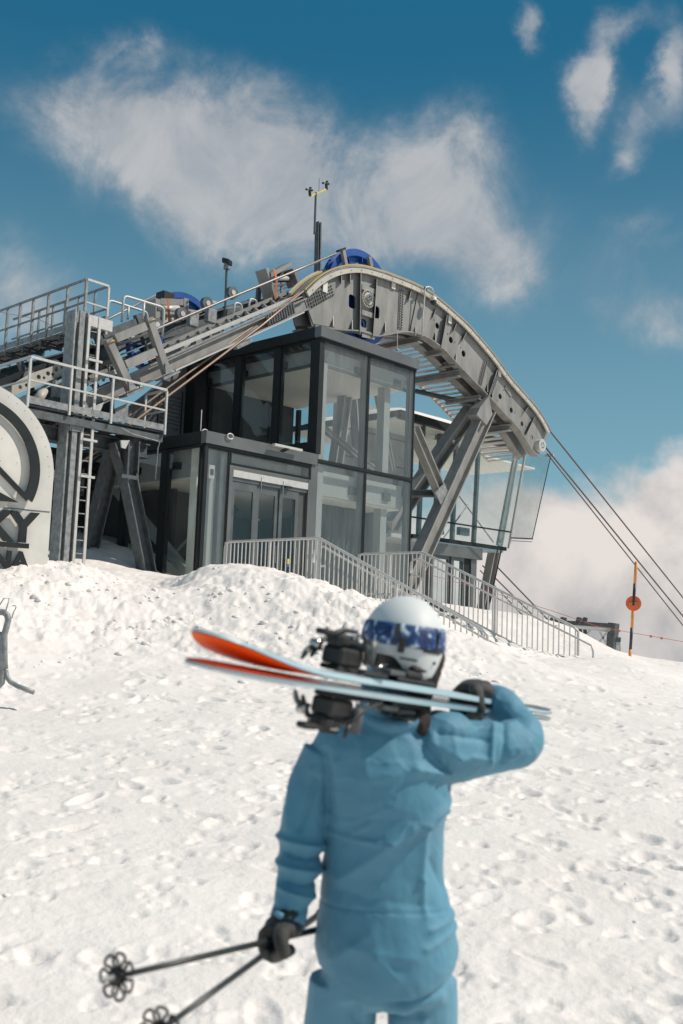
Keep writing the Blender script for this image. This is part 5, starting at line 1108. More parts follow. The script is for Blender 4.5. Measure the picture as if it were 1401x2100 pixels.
part('mast', MB().tube([F(1150, 1285), F(1144, 1500), F(1140, 1800)], [.35, .45, .6], 16), 'far_metal', ft, smooth=True)
part('deck_beam', MB().bar(F(1010, 1262, 38), F(1120, 1280, 38), .5, .22), 'far_dark', ft)

# ------------------------------------------------------------------ marker pole
mp = P(1291, 1360, 24.5); mt_ = P(1305, 1152, 24.5)
mk = thing('marker_pole', 'orange and navy banded marker pole with a round orange disc, leaning at the ridge', 'marker pole', mp)
ys_ = [(1152, 1197, 'orange_pole'), (1197, 1240, 'navy_pole'), (1240, 1288, 'orange_pole'), (1288, 1332, 'navy_pole'), (1332, 1362, 'orange_pole')]
def mq(y): t = (y-1152)/(1360-1152); return mt_*(1-t)+mp*t
for a, b, c_ in ys_: part('pole_band', MB().cyl(mq(a), mq(b), .036, 10), c_, mk, smooth=True)
dcn = nrm(EYE-mq(1238)); c = mq(1238)+dcn*.05; dq = part('disc', MB().cyl(c+dcn*.012, c-dcn*.012, .185, 36), 'orange_paint', mk)
part('clamp', MB().bar(c+dcn*.03-UP*.02-np.cross(dcn, UP)*.12, c+dcn*.03-UP*.02+np.cross(dcn, UP)*.12, .03, .10), 'orange_strap', dq)
part('pole_band', MB().bar(mq(1222)+dcn*.09, mq(1242)+dcn*.09, .05, .03), 'navy_pole', mk)

# ------------------------------------------------------------------ crowd barrier at the left edge
YB = 10.6
br = thing('crowd_barrier', 'galvanised tube barrier with splayed feet at the left edge of the snow', 'barrier', P(10, 1400, YB))
def Bq(x, y, Y=YB): return P(x, y, Y)
part('tube', MB().tube([Bq(-340, 1250, 10.0), Bq(-10, 1254), Bq(8, 1256), Bq(15, 1262), Bq(17, 1272), Bq(14, 1284), Bq(9, 1302), Bq(9, 1340), Bq(10, 1372)], .034, 12), 'galvanised', br, smooth=True)
part('tube', MB().tube([Bq(-340, 1300, 10.0), Bq(-12, 1296), Bq(0, 1302), Bq(4, 1315), Bq(6, 1380), Bq(3, 1400), Bq(-10, 1414), Bq(-60, 1430)], .036, 12), 'galvanised', br, smooth=True)
part('foot', MB().tube([Bq(12, 1374), Bq(14, 1388), Bq(21, 1398), Bq(36, 1407), Bq(54, 1414), Bq(70, 1420)], .026, 12), 'galvanised', br, smooth=True)
part('wire_loop', MB().tube([Bq(0, 1240), Bq(8, 1227), Bq(19, 1227), Bq(16, 1240), Bq(11, 1256)], .006, 6), 'galvanised', br, smooth=True)
part('wire_loop', MB().tube([Bq(26, 1242), Bq(32, 1242), Bq(33, 1246), Bq(28, 1256), Bq(24, 1268)], .006, 6), 'galvanised', br, smooth=True)

# ------------------------------------------------------------------ the skier
def evaluate(o):
    dg = bpy.context.evaluated_depsgraph_get(); dg.update(); return bpy.data.meshes.new_from_object(o.evaluated_get(dg), depsgraph=dg)
def remesh(mb, voxel, smooth=6, fac=0.5):
    me = mb.mesh('tmp_remesh', 'jacket'); o = bpy.data.objects.new('tmp_remesh', me); COL.objects.link(o)
    r = o.modifiers.new('r', 'REMESH'); r.mode = 'VOXEL'; r.voxel_size = voxel
    if smooth: s = o.modifiers.new('s', 'SMOOTH'); s.factor = fac; s.iterations = smooth
    out = evaluate(o); bpy.data.objects.remove(o); bpy.data.meshes.remove(me); return out
def get_co(me): a = np.empty(len(me.vertices)*3, np.float32); me.vertices.foreach_get('co', a); return a.reshape(-1, 3).astype(float)
def get_no(me): a = np.empty(len(me.vertices)*3, np.float32); me.vertices.foreach_get('normal', a); return a.reshape(-1, 3).astype(float)
def finish(me, name, material, parent, label=None):
    me.name = name; me.materials.clear(); me.materials.append(MATS[material])
    for p in me.polygons: p.use_smooth = True
    o = link(name, me, parent)
    if label: o['label'] = label
    return o
def ellipsoid(m, c, A, r, n=20, k=14, lo=0.0, hi=1.0):
    c = np.array(c, float); vs = []; fs = []
    for i in range(k+1):
        ph = math.pi*(lo+(hi-lo)*i/k)
        for j in range(n):
            t = 2*math.pi*j/n; vs.append(c+A[0]*r[0]*math.sin(ph)*math.cos(t)+A[1]*r[1]*math.sin(ph)*math.sin(t)+A[2]*r[2]*math.cos(ph))
    fs = [(i*n+j, i*n+(j+1) % n, (i+1)*n+(j+1) % n, (i+1)*n+j) for i in range(k) for j in range(n)]
    fs += [tuple(range(n)), tuple(reversed(range(k*n, (k+1)*n)))]
    return m.add(vs, fs)
def rings(m, R, n=40, ex=2.3):
    """R: list of (centre, rx, ry, dz function) horizontal rings"""
    vs = []
    for (c, rx, ry) in R:
        for j in range(n):
            t = 2*math.pi*j/n; ct, st_ = math.cos(t), math.sin(t)
            vs.append((c[0]+rx*abs(ct)**(2/ex)*math.copysign(1, ct), c[1]+ry*abs(st_)**(2/ex)*math.copysign(1, st_), c[2]))
    k = len(R); fs = [(i*n+j, i*n+(j+1) % n, (i+1)*n+(j+1) % n, (i+1)*n+j) for i in range(k-1) for j in range(n)]
    fs += [tuple(reversed(range(n))), tuple(range((k-1)*n, k*n))]
    return m.add(vs, fs)
def limb(m, pts, n=18):
    """pts: (px, py, Y, r) -> smooth tapered tube"""
    q = [(*P(a, b, Y), r) for a, b, Y, r in pts]; s = smooth_curve(q, 8*len(q)); return m.tube([x[:3] for x in s], [x[3] for x in s], n)
XA = np.array([1., 0, 0]); YA = np.array([0, 1., 0])
PY = 2.6
person = thing('person', 'skier seen from behind in blue jacket and trousers, white helmet, skis on the shoulder', 'person', (0.11, PY, 0.0))
# body: one continuous figure under the clothes
bm_ = MB()
def ringpx(py, xl, xr, Yc, ry, k=1.0): a, b = P(xl, py, Yc), P(xr, py, Yc); return ((a+b)/2, np.linalg.norm(b-a)/2*k, ry*k)
JR = [(2002, 648, 934, 2.60, .137), (1970, 645, 938, 2.60, .142), (1930, 646, 937, 2.60, .142), (1850, 656, 922, 2.60, .132), (1778, 664, 910, 2.605, .125), (1700, 666, 910, 2.605, .13),
      (1630, 664, 920, 2.60, .135), (1570, 652, 928, 2.60, .13), (1530, 640, 925, 2.60, .118), (1500, 655, 905, 2.60, .105), (1478, 685, 880, 2.60, .092), (1458, 722, 862, 2.60, .080), (1438, 742, 858, 2.60, .074)]
rings(bm_, [ringpx(*r, k=.86) for r in JR], 32)
hx, hz = P(828, 1312, 2.6)[0], P(828, 1312, 2.6)[2]
limb(bm_, [(800, 1500, 2.6, .06), (808, 1440, 2.6, .055), (820, 1380, 2.61, .055), (826, 1340, 2.62, .06)])
ellipsoid(bm_, (hx, 2.615, hz), (XA, YA, UP), (.076, .096, .112), 24, 18)
ellipsoid(bm_, (hx, 2.70, hz-.02), (XA, YA, UP), (.014, .026, .024), 10, 8)      # nose
ellipsoid(bm_, (hx, 2.675, hz-.085), (XA, YA, UP), (.032, .03, .022), 12, 8)     # chin
for s in (-1, 1): ellipsoid(bm_, (hx+s*.078, 2.61, hz-.01), (XA, YA, UP), (.010, .018, .03), 8, 8)
LA = [(678, 1548, 2.60, .074), (655, 1600, 2.60, .068), (636, 1655, 2.585, .060), (622, 1710, 2.57, .055), (615, 1760, 2.555, .052), (608, 1810, 2.535, .049), (597, 1855, 2.515, .045), (588, 1893, 2.50, .043)]
RA = [(868, 1540, 2.60, .092), (920, 1540, 2.61, .086), (975, 1537, 2.63, .074), (1030, 1531, 2.645, .064), (1070, 1524, 2.67, .058), (1076, 1503, 2.70, .050), (1052, 1476, 2.74, .048), (1028, 1446, 2.78, .049), (1002, 1440, 2.82, .047)]
limb(bm_, [(a, b, Y, r*.7) for a, b, Y, r in LA]); limb(bm_, [(a, b, Y, r*.7) for a, b, Y, r in RA])
hipc = P(795, 2000, 2.6)
legs = {}
for s, xk, fy in ((-1, 700, 2.50), (1, 868, 2.72)):
    hp = P(xk, 2040, 2.6); ft_ = np.array([hp[0]+s*.02, fy, .10]); kn = (hp+ft_)/2+np.array([0, .05, .02]); legs[s] = (hp, kn, ft_)
    sC = smooth_curve([(hp[0], hp[1], hp[2]-.02, .055), (*kn, .045), (*ft_, .035)], 14); bm_.tube([x[:3] for x in sC], [x[3] for x in sC], 14)
    ellipsoid(bm_, ft_+np.array([0, .06, -.04]), (XA, YA, UP), (.045, .12, .045), 14, 8)
# hands: palm, four curled fingers and a thumb round whatever they hold
def fist(m, c, ax, w, R, tr=.0125, arc=230, palm=(.046, .020, .045), spread=.0215, turn=1, start=10):
    ax = nrm(ax); w = nrm(w-ax*(w@ax)); b = np.cross(ax, w)*turn
    ellipsoid(m, c+w*(R+.010)-b*.002, (ax, w, b), (palm[0], palm[1], palm[2]), 16, 10)
    for i in range(4):
        o_ = (i-1.5)*spread; a_ = arc*(1, 1.04, 1.0, .88)[i]; pts = []; rr = []
        for k in range(9):
            t = math.radians(start+a_*k/8); Rk = R*(1.06 if k < 2 else 1.0)+tr*.6; kn = 1.12 if k in (2, 5) else 1.0
            pts.append(c+ax*o_+(w*math.cos(t)+b*math.sin(t))*Rk); rr.append(tr*kn*(1-.20*k/8)*(1, 1.03, 1, .88)[i])
        m.tube(pts, rr, 10)
    pts = [c+ax*(-2.0*spread)+w*(R+.014)-b*.02, c-ax*2.7*spread+w*R*.6-b*(R+.01), c-ax*2.5*spread-b*(R+.016)-w*R*.3, c-ax*1.9*spread-w*(R*.9)-b*(R*.6)]
    sC = smooth_curve(pts, 9); m.tube(sC, [tr*1.15]*3+[tr*1.05]*3+[tr*.92]*3, 10)
hL = P(577, 1928, 2.485); hR_ = P(972, 1446, 2.775)
wristL = P(588, 1893, 2.50); wristR = P(1000, 1443, 2.82)
poleA = [P(243, 2002, 2.0), P(330, 2112, 1.96)]; pax = nrm(hL-(poleA[0]+poleA[1])/2)
tipS, tailS = P(383, 1350, 1.90), P(1108, 1462, 3.07); sax = nrm(tailS-tipS)
lm = MB(); fist(lm, hL, pax, wristL-hL, .022, .0145, palm=(.046, .023, .044), spread=.0225, turn=-1); lm.tube([wristL+(wristL-hL)*.9, wristL, wristL+(hL-wristL)*.55], [.036, .036, .034], 14)
rm = MB(); fist(rm, hR_, sax, np.array([.25, .2, .9]), .034, .0145, palm=(.050, .026, .05), spread=.0225, turn=-1, arc=200); rm.tube([wristR+(wristR-hR_)*.6, wristR, hR_+UP*.04+(wristR-hR_)*.35], [.036, .037, .036], 14)
for hm in (lm, rm): bm_.add(hm.v, hm.f)
body = remesh(bm_, .007, 5); finish(body, 'body', 'skin', person)
# jacket with sleeves, collar and hem
jm = MB(); R0 = [ringpx(*r) for r in JR]; rings(jm, [(c_, a_, b_*1.08) for c_, a_, b_ in R0], 44, 2.05)
limb(jm, LA, 22); limb(jm, RA, 22)
rings(jm, [ringpx(1470, 725, 862, 2.6, .085), ringpx(1440, 742, 858, 2.6, .078), ringpx(1400, 748, 856, 2.605, .074), ringpx(1362, 752, 852, 2.61, .07)], 32)
ellipsoid(jm, P(775, 1430, 2.54), (XA, YA, UP), (.050, .034, .075), 18, 12); limb(jm, [(745, 1470, 2.53, .016), (775, 1485, 2.51, .018), (830, 1487, 2.505, .018), (870, 1472, 2.53, .016)])           # folded hood behind the neck
ellipsoid(jm, P(905, 1515, 2.58), (XA, YA, UP), (.095, .085, .072), 20, 12)
ja = remesh(jm, .005, 3)
co = get_co(ja); no = get_no(ja)
def seg_d(p, a, b):
    ab = b-a; t = np.clip(((p-a) @ ab)/(ab @ ab), 0, 1); return np.linalg.norm(p-(a+t[:, None]*ab), axis=1), t
xz = co[:, [0, 2]]
def px2(px, py): q = P(px, py, 2.52); return np.array([q[0], q[2]])
d = np.zeros(len(co)); back = np.clip((2.60-co[:, 1])/.05, 0, 1)
torso = (co[:, 0] > px2(655, 1700)[0]-.0) & (co[:, 0] < px2(925, 1600)[0])
FOLD = [((915, 1650), (800, 1720), .011, .014), ((800, 1720), (700, 1800), .009, .022), ((672, 1708), (775, 1718), .006, .006), ((905, 1660), (868, 1690), .010, .008), ((870, 1690), (862, 1800), .008, .013), ((862, 1800), (872, 1870), .006, .010),
        ((920, 1590), (850, 1575), .010, .010), ((850, 1575), (760, 1590), .006, .020), ((880, 1520), (940, 1550), .009, .010), ((940, 1550), (1010, 1565), .008, .009), ((900, 1500), (1000, 1520), -.008, .012), ((690, 1560), (700, 1680), .006, .014), ((665, 1540), (672, 1660), -.008, .010),
        ((740, 1520), (760, 1640), .004, .016), ((880, 1900), (935, 1890), .007, .008), ((870, 1935), (935, 1915), .007, .009), ((880, 1760), (915, 1830), -.006, .010), ((720, 1930), (850, 1950), .004, .016), ((680, 1960), (760, 1900), .004, .02), ((770, 1950), (810, 1985), .005, .012), ((700, 1820), (880, 1850), -.004, .018),
        ((1020, 1500), (1010, 1575), .007, .007), ((1045, 1495), (1040, 1570), -.006, .007), ((1060, 1560), (1100, 1530), .006, .007), ((985, 1500), (1075, 1495), .008, .008), ((1030, 1425), (1050, 1450), .006, .006), ((1010, 1420), (1025, 1460), -.006, .006),
        # bunched lower left sleeve
        ((575, 1722), (660, 1740), .010, .008), ((585, 1748), (655, 1762), -.010, .007), ((572, 1772), (655, 1790), .010, .008), ((590, 1800), (650, 1812), -.008, .007), ((575, 1815), (640, 1838), .008, .007), ((565, 1850), (630, 1858), -.005, .008), ((600, 1560), (590, 1700), .006, .012), ((650, 1600), (615, 1700), -.007, .010), ((640, 1580), (600, 1730), .004, .008)]
for (a, b, amp, wd) in FOLD:
    dd, t = seg_d(xz, px2(*a), px2(*b)); d += 1.35*amp*np.exp(-(dd/wd)**1.25)*np.where(co[:, 1] < 2.68, 1.0, .3)
d += .007*fbm(co[:, 0]*6+co[:, 1]*5, co[:, 2]*4+co[:, 1]*4, 3, .5)+.004*fbm(co[:, 0]*30+co[:, 2]*14, co[:, 2]*16-co[:, 0]*10+co[:, 1]*20, 3, .5)
ap = px2(915, 1590); rx_ = co[:, 0]-ap[0]; rz_ = co[:, 2]-ap[1]; an = np.arctan2(rz_, rx_); rd = np.hypot(rx_, rz_)
c1 = fbm(an*3.2+4, rd*5, 3, .55); pm = np.clip(.4+3*fbm(co[:, 0]*7+2, co[:, 2]*7+9, 2), 0, 1)
d += .0060*np.exp(-(np.abs(c1)/.03))*pm*np.clip(1.2-rd/.5, .25, 1)
c2 = fbm(co[:, 0]*7-co[:, 2]*5+co[:, 1]*6, co[:, 2]*15+co[:, 0]*4, 3, .55); d += .0040*np.exp(-(np.abs(c2)/.035))*np.clip(.3+3*fbm(co[:, 0]*5+12, co[:, 2]*5+1, 2), 0, 1)
# seams: yoke, waist and sleeve heads
zsm = px2(790, 1866)[1]; d -= .0028*np.exp(-((co[:, 2]-zsm-0.01*np.cos((co[:, 0]-.11)*9))/.0035)**2)*torso
zsm2 = px2(790, 1672)[1]; d -= .0018*np.exp(-((co[:, 2]-zsm2)/.0035)**2)*torso*back
co2 = co+no*d[:, None]
hem_z = px2(790, 1985)[1]; low = np.clip((hem_z+.02-co2[:, 2])/.05, 0, 1); cx = P(790, 2000, 2.6)[0]
co2[:, 2] += low*(-.010+.050*((co2[:, 0]-cx)/.18)**2)
ja.vertices.foreach_set('co', co2.astype(np.float32).ravel()); ja.update()
jk = finish(ja, 'jacket', 'jacket', person)
# cuff tab and small details
cf = wristL; part('cuff_strap', MB().tube([P(566, 1868, 2.46), P(572, 1876, 2.455), P(580, 1880, 2.452)], .008, 8), 'ski_dark' if 0 else 'trousers', jk, smooth=True)
# trousers
tm = MB(); rings(tm, [ringpx(2052, 690, 890, 2.6, .09), ringpx(2030, 656, 930, 2.6, .12), ringpx(1985, 662, 924, 2.6, .125), ringpx(1900, 675, 910, 2.6, .115)], 40, 2.3)
for s in (-1, 1):
    hp, kn, ft_ = legs[s]; sC = smooth_curve([(hp[0]-s*.004, hp[1], hp[2]+.04, .088), (hp[0], hp[1], hp[2]-.04, .090), (*kn, .080), (ft_[0], ft_[1], .22, .080), (ft_[0], ft_[1], .09, .092)], 22)
    tm.tube([x[:3] for x in sC], [x[3] for x in sC], 20)
ta = remesh(tm, .0065, 5); co = get_co(ta); no = get_no(ta)
d = .012*fbm(co[:, 0]*8+3, co[:, 2]*8+co[:, 1]*5, 4, .5)
for (a, b, amp, wd) in [((880, 2010), (930, 1990), .008, .010), ((800, 2060), (900, 2040), .008, .014), ((790, 2085), (860, 2075), -.008, .012), ((690, 2010), (690, 2100), .008, .016), ((720, 2030), (735, 2100), -.008, .014), ((820, 2050), (870, 2100), .006, .012)]:
    dd, t = seg_d(co[:, [0, 2]], px2(*a), px2(*b)); d += 1.3*amp*np.exp(-(dd/wd)**2)
ta.vertices.foreach_set('co', (co+no*d[:, None]).astype(np.float32).ravel()); ta.update(); finish(ta, 'trousers', 'trousers', person)
for s in (-1, 1):
    hp, kn, ft_ = legs[s]; m = MB(); m.tube([(ft_[0], ft_[1], .24), (ft_[0], ft_[1], .12), (ft_[0], ft_[1]+.01, .05)], [.065, .068, .066], 16); ellipsoid(m, (ft_[0], ft_[1]+.07, .055), (XA, YA, UP), (.052, .15, .055), 18, 10)
    m.box((ft_[0], ft_[1]+.06, .012), (XA, YA, UP), (.036, .155, .014)); finish(remesh(m, .007, 3), 'boot', 'black_plastic', person)
# gloves
def grow(mb, k): 
    me = remesh(mb, .0035, 2); c_ = get_co(me); n_ = get_no(me); c_ += n_*(k+.0025*fbm(c_[:, 0]*60, c_[:, 2]*60+c_[:, 1]*40, 3, .5)[:, None]); me.vertices.foreach_set('co', c_.astype(np.float32).ravel()); me.update(); return me
lm.tube([P(592, 1868, 2.505), wristL, P(584, 1905, 2.495)], [.038, .040, .040], 16)
finish(grow(lm, .0025), 'glove', 'glove_fabric', person); finish(grow(rm, .0025), 'glove', 'glove_fabric', person)
# helmet, goggles and hair, in a head frame tipped a little to the right
hr = math.radians(9); HX = np.array([math.cos(hr), 0, -math.sin(hr)]); HZ = np.array([math.sin(hr), 0, math.cos(hr)]); HY = YA.copy()
ty = math.radians(6); HX = HX*math.cos(ty)+HY*math.sin(ty); HY = np.cross(HZ, HX)
HC = np.array(P(826, 1318, 2.60))
def hsurf(th, z, k=1.0, zc=0.0):
    """point on helmet surface: azimuth th, height z (head frame)"""
    H = .122; rr = math.sqrt(max(0, 1-(max(z, -.02)/H)**2)) if z > 0 else 1-.9*(z/-.10)**2*.22
    return HC+HX*(.107*k*rr*math.cos(th))+HY*(.132*k*rr*math.sin(th))+HZ*z*1.0
def hpatch(m, zlo, zhi, k, nz=14, n=56, k2=None, th0=0, th1=2*math.pi, thick=.006):
    full = abs(th1-th0-2*math.pi) < 1e-6; vs = []; nn = n if full else n+1
    for lay in (0, 1):
        for i in range(nz+1):
            for j in range(nn):
                th = th0+(th1-th0)*j/n; lo = zlo(th) if callable(zlo) else zlo; hi = zhi(th) if callable(zhi) else zhi
                z = lo+(hi-lo)*i/nz; vs.append(hsurf(th, z, k-(thick/.12)*lay))
    fs = []; M = (nz+1)*nn
    for lay in (0, 1):
        for i in range(nz):
            for j in range(n): a = lay*M+i*nn+j; b = lay*M+i*nn+(j+1) % nn; fs.append((a, b, b+nn, a+nn))
    for i in (0, nz):
        for j in range(n): a = i*nn+j; b = i*nn+(j+1) % nn; fs.append((a, b, b+M, a+M))
    if not full:
        for j in (0, n):
            for i in range(nz): a = i*nn+j; fs.append((a, a+nn, a+nn+M, a+M))
    return m.add(vs, fs)
helmet = part('helmet', hpatch(MB(), lambda t: .030+.012*math.cos(2*t), .1219, 1.0, 18), 'helmet_shell', person, smooth=True)
def lowedge(t):       # lower rear shell: deepest behind, rising towards the ears
    q_ = t/math.pi-1; e_ = min(1, max(0, (q_-.36)/.2)); e_ = e_*e_*(3-2*e_); f_ = min(1, max(0, (q_-.78)/.2)); return -.036-.044*e_+.05*f_
part('lower_shell', hpatch(MB(), lowedge, lambda t: .030, .985, 10, 50, th0=math.pi*1.02, th1=math.pi*1.98, thick=.010), 'helmet_shell', helmet, smooth=True)
part('liner', hpatch(MB(), lambda t: -.088*max(0.15, -math.sin(t))**.6, lambda t: .04, .93, 8, 50, th0=math.pi*.9, th1=math.pi*2.1, thick=.014), 'black_plastic', helmet, smooth=True)
part('vent_gap', hpatch(MB(), lambda t: -.008, lambda t: .004, .995, 3, 40, th0=math.pi*1.08, th1=math.pi*1.92, thick=.004), 'black_plastic', helmet, smooth=True)
gg = part('goggle_strap', hpatch(MB(), lambda t: -.007+.006*math.cos(t), lambda t: .048+.006*math.cos(t), 1.03, 6, 60, th0=math.pi*.80, th1=math.pi*2.2, thick=.004), 'strap_print', person, smooth=True)
q = hsurf(math.pi*1.43, .02, 1.045); part('strap_clip', MB().box(hsurf(math.pi*1.43, -.004, 1.04), (HX, HY, HZ), (.008, .005, .020)), 'black_plastic', gg, bevel=.002)
part('strap_slider', MB().box(hsurf(math.pi*1.38, .021, 1.045), (HX, HY, HZ), (.005, .004, .025)), 'ski_dark', gg, bevel=.001); part('strap_slider', MB().box(hsurf(math.pi*1.72, .021, 1.045), (nrm(HX+HY*.6), HY, HZ), (.003, .003, .024)), 'ski_dark', gg, bevel=.001)
part('lens', hpatch(MB(), lambda t: -.045, lambda t: .028, 1.02, 6, 30, th0=math.pi*.25, th1=math.pi*.75, thick=.008), 'lens', gg, smooth=True)
part('mouth', MB().box((hx, 2.702, hz-.062), (XA, YA, UP), (.020, .004, .005)), 'lip', person, bevel=.002)
part('vent', MB().box(hsurf(math.pi*1.5, -.037, 1.0), (HX, HY, HZ), (.022, .003, .002)), 'ski_dark', helmet)
part('rivet', MB().cyl(hsurf(math.pi*1.74, -.035, .98), hsurf(math.pi*1.74, -.035, 1.02), .004, 8), 'ski_dark', helmet)
hm = MB()
limb(hm, [(822, 1335, 2.565, .060), (846, 1375, 2.56, .052), (856, 1410, 2.565, .042), (862, 1450, 2.55, .030), (866, 1490, 2.52, .020), (868, 1510, 2.51, .008)])
limb(hm, [(893, 1325, 2.60, .018), (897, 1350, 2.58, .022), (888, 1375, 2.57, .022), (884, 1400, 2.56, .018), (880, 1430, 2.55, .012)])
ellipsoid(hm, P(875, 1380, 2.59), (XA, YA, UP), (.030, .04, .055), 14, 10)
ha = remesh(hm, .0055, 2); co = get_co(ha); no = get_no(ha); co += no*(.010*fbm(co[:, 0]*90, co[:, 2]*14+co[:, 1]*30, 3, .6))[:, None]; ha.vertices.foreach_set('co', co.astype(np.float32).ravel()); ha.update()
finish(ha, 'hair', 'hair', person)
part('vent_gap', hpatch(MB(), lambda t: -.013, lambda t: .0, 1.0, 2, 16, th0=math.pi*1.60, th1=math.pi*1.80, thick=.004), 'black_plastic', helmet)
# a twisted strap hanging by the neck
part('chin_strap', MB().tube([P(768, 1330, 2.5), P(772, 1350, 2.48), P(766, 1370, 2.47)], .006, 6), 'black_plastic', helmet, smooth=True)

# ------------------------------------------------------------------ skis
SLEN = float(np.linalg.norm(tailS-tipS))
def at_px(x):
    k = (x-700.5)/FPX; return (k*tipS[1]-tipS[0])/((tailS[0]-tipS[0])-k*(tailS[1]-tipS[1]))
sn = nrm(UP-sax*(UP@sax)); sw_ = nrm(np.cross(sax, sn)); tl_ = math.radians(7)
sn, sw_ = nrm(sn*math.cos(tl_)+sw_*math.sin(tl_)), nrm(sw_*math.cos(tl_)-sn*math.sin(tl_))
if sw_[1] < 0: pass
def make_ski(sgn_, rise, lab):
    o = thing('ski', lab, 'ski', tipS+sax*SLEN*.5+sn*sgn_*.01, 'pair of skis carried on the shoulder')
    n = 46; top = []; bot = []
    def sec(s):
        t = s/SLEN; hw = .046+.017*math.exp(-((t-.12)/.13)**2)+.010*math.exp(-((t-.95)/.12)**2)
        if t < .09: hw *= max(.02, 1-((.09-t)/.09)**2)**.75
        if t > .965: hw *= math.sqrt(max(.05, 1-((t-.965)/.035)**2*.9))
        off = .0025+.004*math.sin(math.pi*t)+rise*max(0, 1-t/.27)**2+.010*max(0, (t-.92)/.08)**2
        th = .006+.010*math.sin(math.pi*min(1, max(0, t)))
        return hw, off, th
    SS = [SLEN*(.5-.5*math.cos(math.pi*i/n)) for i in range(n+1)]
    B = [];T = []
    for s in SS:
        hw, off, th = sec(s); c = tipS+sax*s
        tw = sgn_*(.22 if sgn_ > 0 else .05)*max(0, 1-s/SLEN/.34)**1.0*(1 if sgn_ > 0 else 1); w2 = sw_*math.cos(tw)+sn*math.sin(tw); n2 = sn*math.cos(tw)-sw_*math.sin(tw)
        B.append([c+w2*hw*k+sn*sgn_*off for k in (-1, 1)]); T.append([c+w2*hw*k*.94+sn*sgn_*off+n2*sgn_*th for k in (-1, 1)])
    def skin(rows, mt, nm, i0, i1, lift=0):
        m = MB(); vs = [q for r in rows[i0:i1+1] for q in r]; m.add(vs, [(2*i, 2*i+1, 2*i+3, 2*i+2) for i in range(i1-i0)]); return m
    # body: closed solid
    m = MB(); vs = [q for i in range(n+1) for q in (B[i][0], B[i][1], T[i][1], T[i][0])]; fs = []
    for i in range(n): 
        for k in range(4): a = 4*i+k; b = 4*i+(k+1) % 4; fs.append((a, b, b+4, a+4))
    fs += [(0, 1, 2, 3), tuple(4*n+k for k in (3, 2, 1, 0))]
    part('body', m.add(vs, fs), 'ski_blue', o)
    j = next(i for i, s in enumerate(SS) if s/SLEN > .22)
    e = .0012
    Bo = [[q-sn*sgn_*e for q in r] for r in B]
    ms = MB(); vs = [q for r in Bo[:j+1] for q in r]+[q+sn*sgn_*e*.6 for r in Bo[:j+1] for q in r]; N_ = 2*(j+1)
    fs = [(2*i, 2*i+1, 2*i+3, 2*i+2) for i in range(j)]+[(N_+2*i, N_+2*i+2, N_+2*i+3, N_+2*i+1) for i in range(j)]
    part('base', ms.add(vs, fs), 'ski_orange', o)
    To = [[q+sn*sgn_*e for q in r] for r in T]; jt = next(i for i, s in enumerate(SS) if s/SLEN > .16)
    part('tip_topsheet', MB().add([q for r in To[:jt+1] for q in r], [(2*i, 2*i+1, 2*i+3, 2*i+2) for i in range(jt)]), 'ski_dark', o)
    jk_ = next(i for i, s in enumerate(SS) if s/SLEN > .80)
    part('tail_topsheet', MB().add([q for r in To[jk_:] for q in r], [(2*i, 2*i+1, 2*i+3, 2*i+2) for i in range(n-jk_)]), 'ski_tail', o)
    m = MB()
    for kk in (0, 1): m.tube([B[i][kk] for i in range(0, n+1)], .0016, 4)
    part('steel_edge', m, 'ski_dark', o)
    # bindings
    N3 = sn*sgn_; hgt = .024
    def bx(nm, x, l, w, h, z, mt='black_plastic', par=o, off=0, bev=.006):
        c = tipS+sax*(at_px(x)*SLEN)+N3*(hgt+z+h/2)+sw_*off; return part(nm, MB().box(c, (sax, sw_, N3), (l/2, w/2, h/2)), mt, par, bevel=bev)
    pl_ = bx('binding_plate', 735, .20, .062, .012, 0); bx('binding_plate', 845, .17, .060, .012, 0)
    toe = bx('toe_piece', 705, .085, .060, .040, .013); bx('toe_housing', 690, .045, .050, .032, .052, par=toe, bev=.010); bx('toe_wing', 728, .030, .086, .022, .050, par=toe, bev=.007, mt='galvanised_dark'); bx('toe_screw_cap', 716, .018, .03, .012, .072, 'chrome', toe, bev=.003)
    bx('toe_wing_tip', 655+8, .05, .030, .014, .072, par=toe, bev=.005)
    for so in (-.036, .036): q = tipS+sax*(at_px(733)*SLEN)+N3*(hgt+.052)+sw_*so; part('roller', MB().cyl(q-N3*.026, q+N3*.03, .014, 14), 'galvanised_dark', toe, smooth=True)
    heel = bx('heel_piece', 838, .075, .058, .018, .012); bx('heel_housing', 852, .060, .050, .014, .029, par=heel, bev=.010); bx('heel_lever', 868, .055, .032, .008, .041, par=heel, bev=.004); bx('heel_track', 815, .10, .046, .012, .012, 'galvanised_dark', heel, bev=.002)
    for off in (-.016, .016):
        q = tipS+sax*(at_px(858)*SLEN)+N3*(hgt+.044)+sw_*off; part('lever_pin', MB().cyl(q-sax*.02, q+sax*.02, .004, 8), 'chrome', heel, smooth=True)
    br0 = tipS+sax*(at_px(765)*SLEN)+N3*(hgt+.006)
    for so in (-.052, .052):
        pts = [br0+sw_*so, br0+sw_*so-N3*sgn_*0+N3*.012+sax*(-.04), br0+sw_*so*1.05-sax*.085+N3*.030, br0+sw_*so*1.05-sax*.11+N3*.055]
        part('brake_arm', MB().tube(smooth_curve(pts, 9), .0035, 6), 'chrome' if so < 0 else 'black_plastic', pl_, smooth=True)
        part('brake_pad', MB().tube([pts[-1], pts[-1]+N3*.03-sax*.012], [.006, .004], 6), 'black_plastic', pl_, smooth=True)
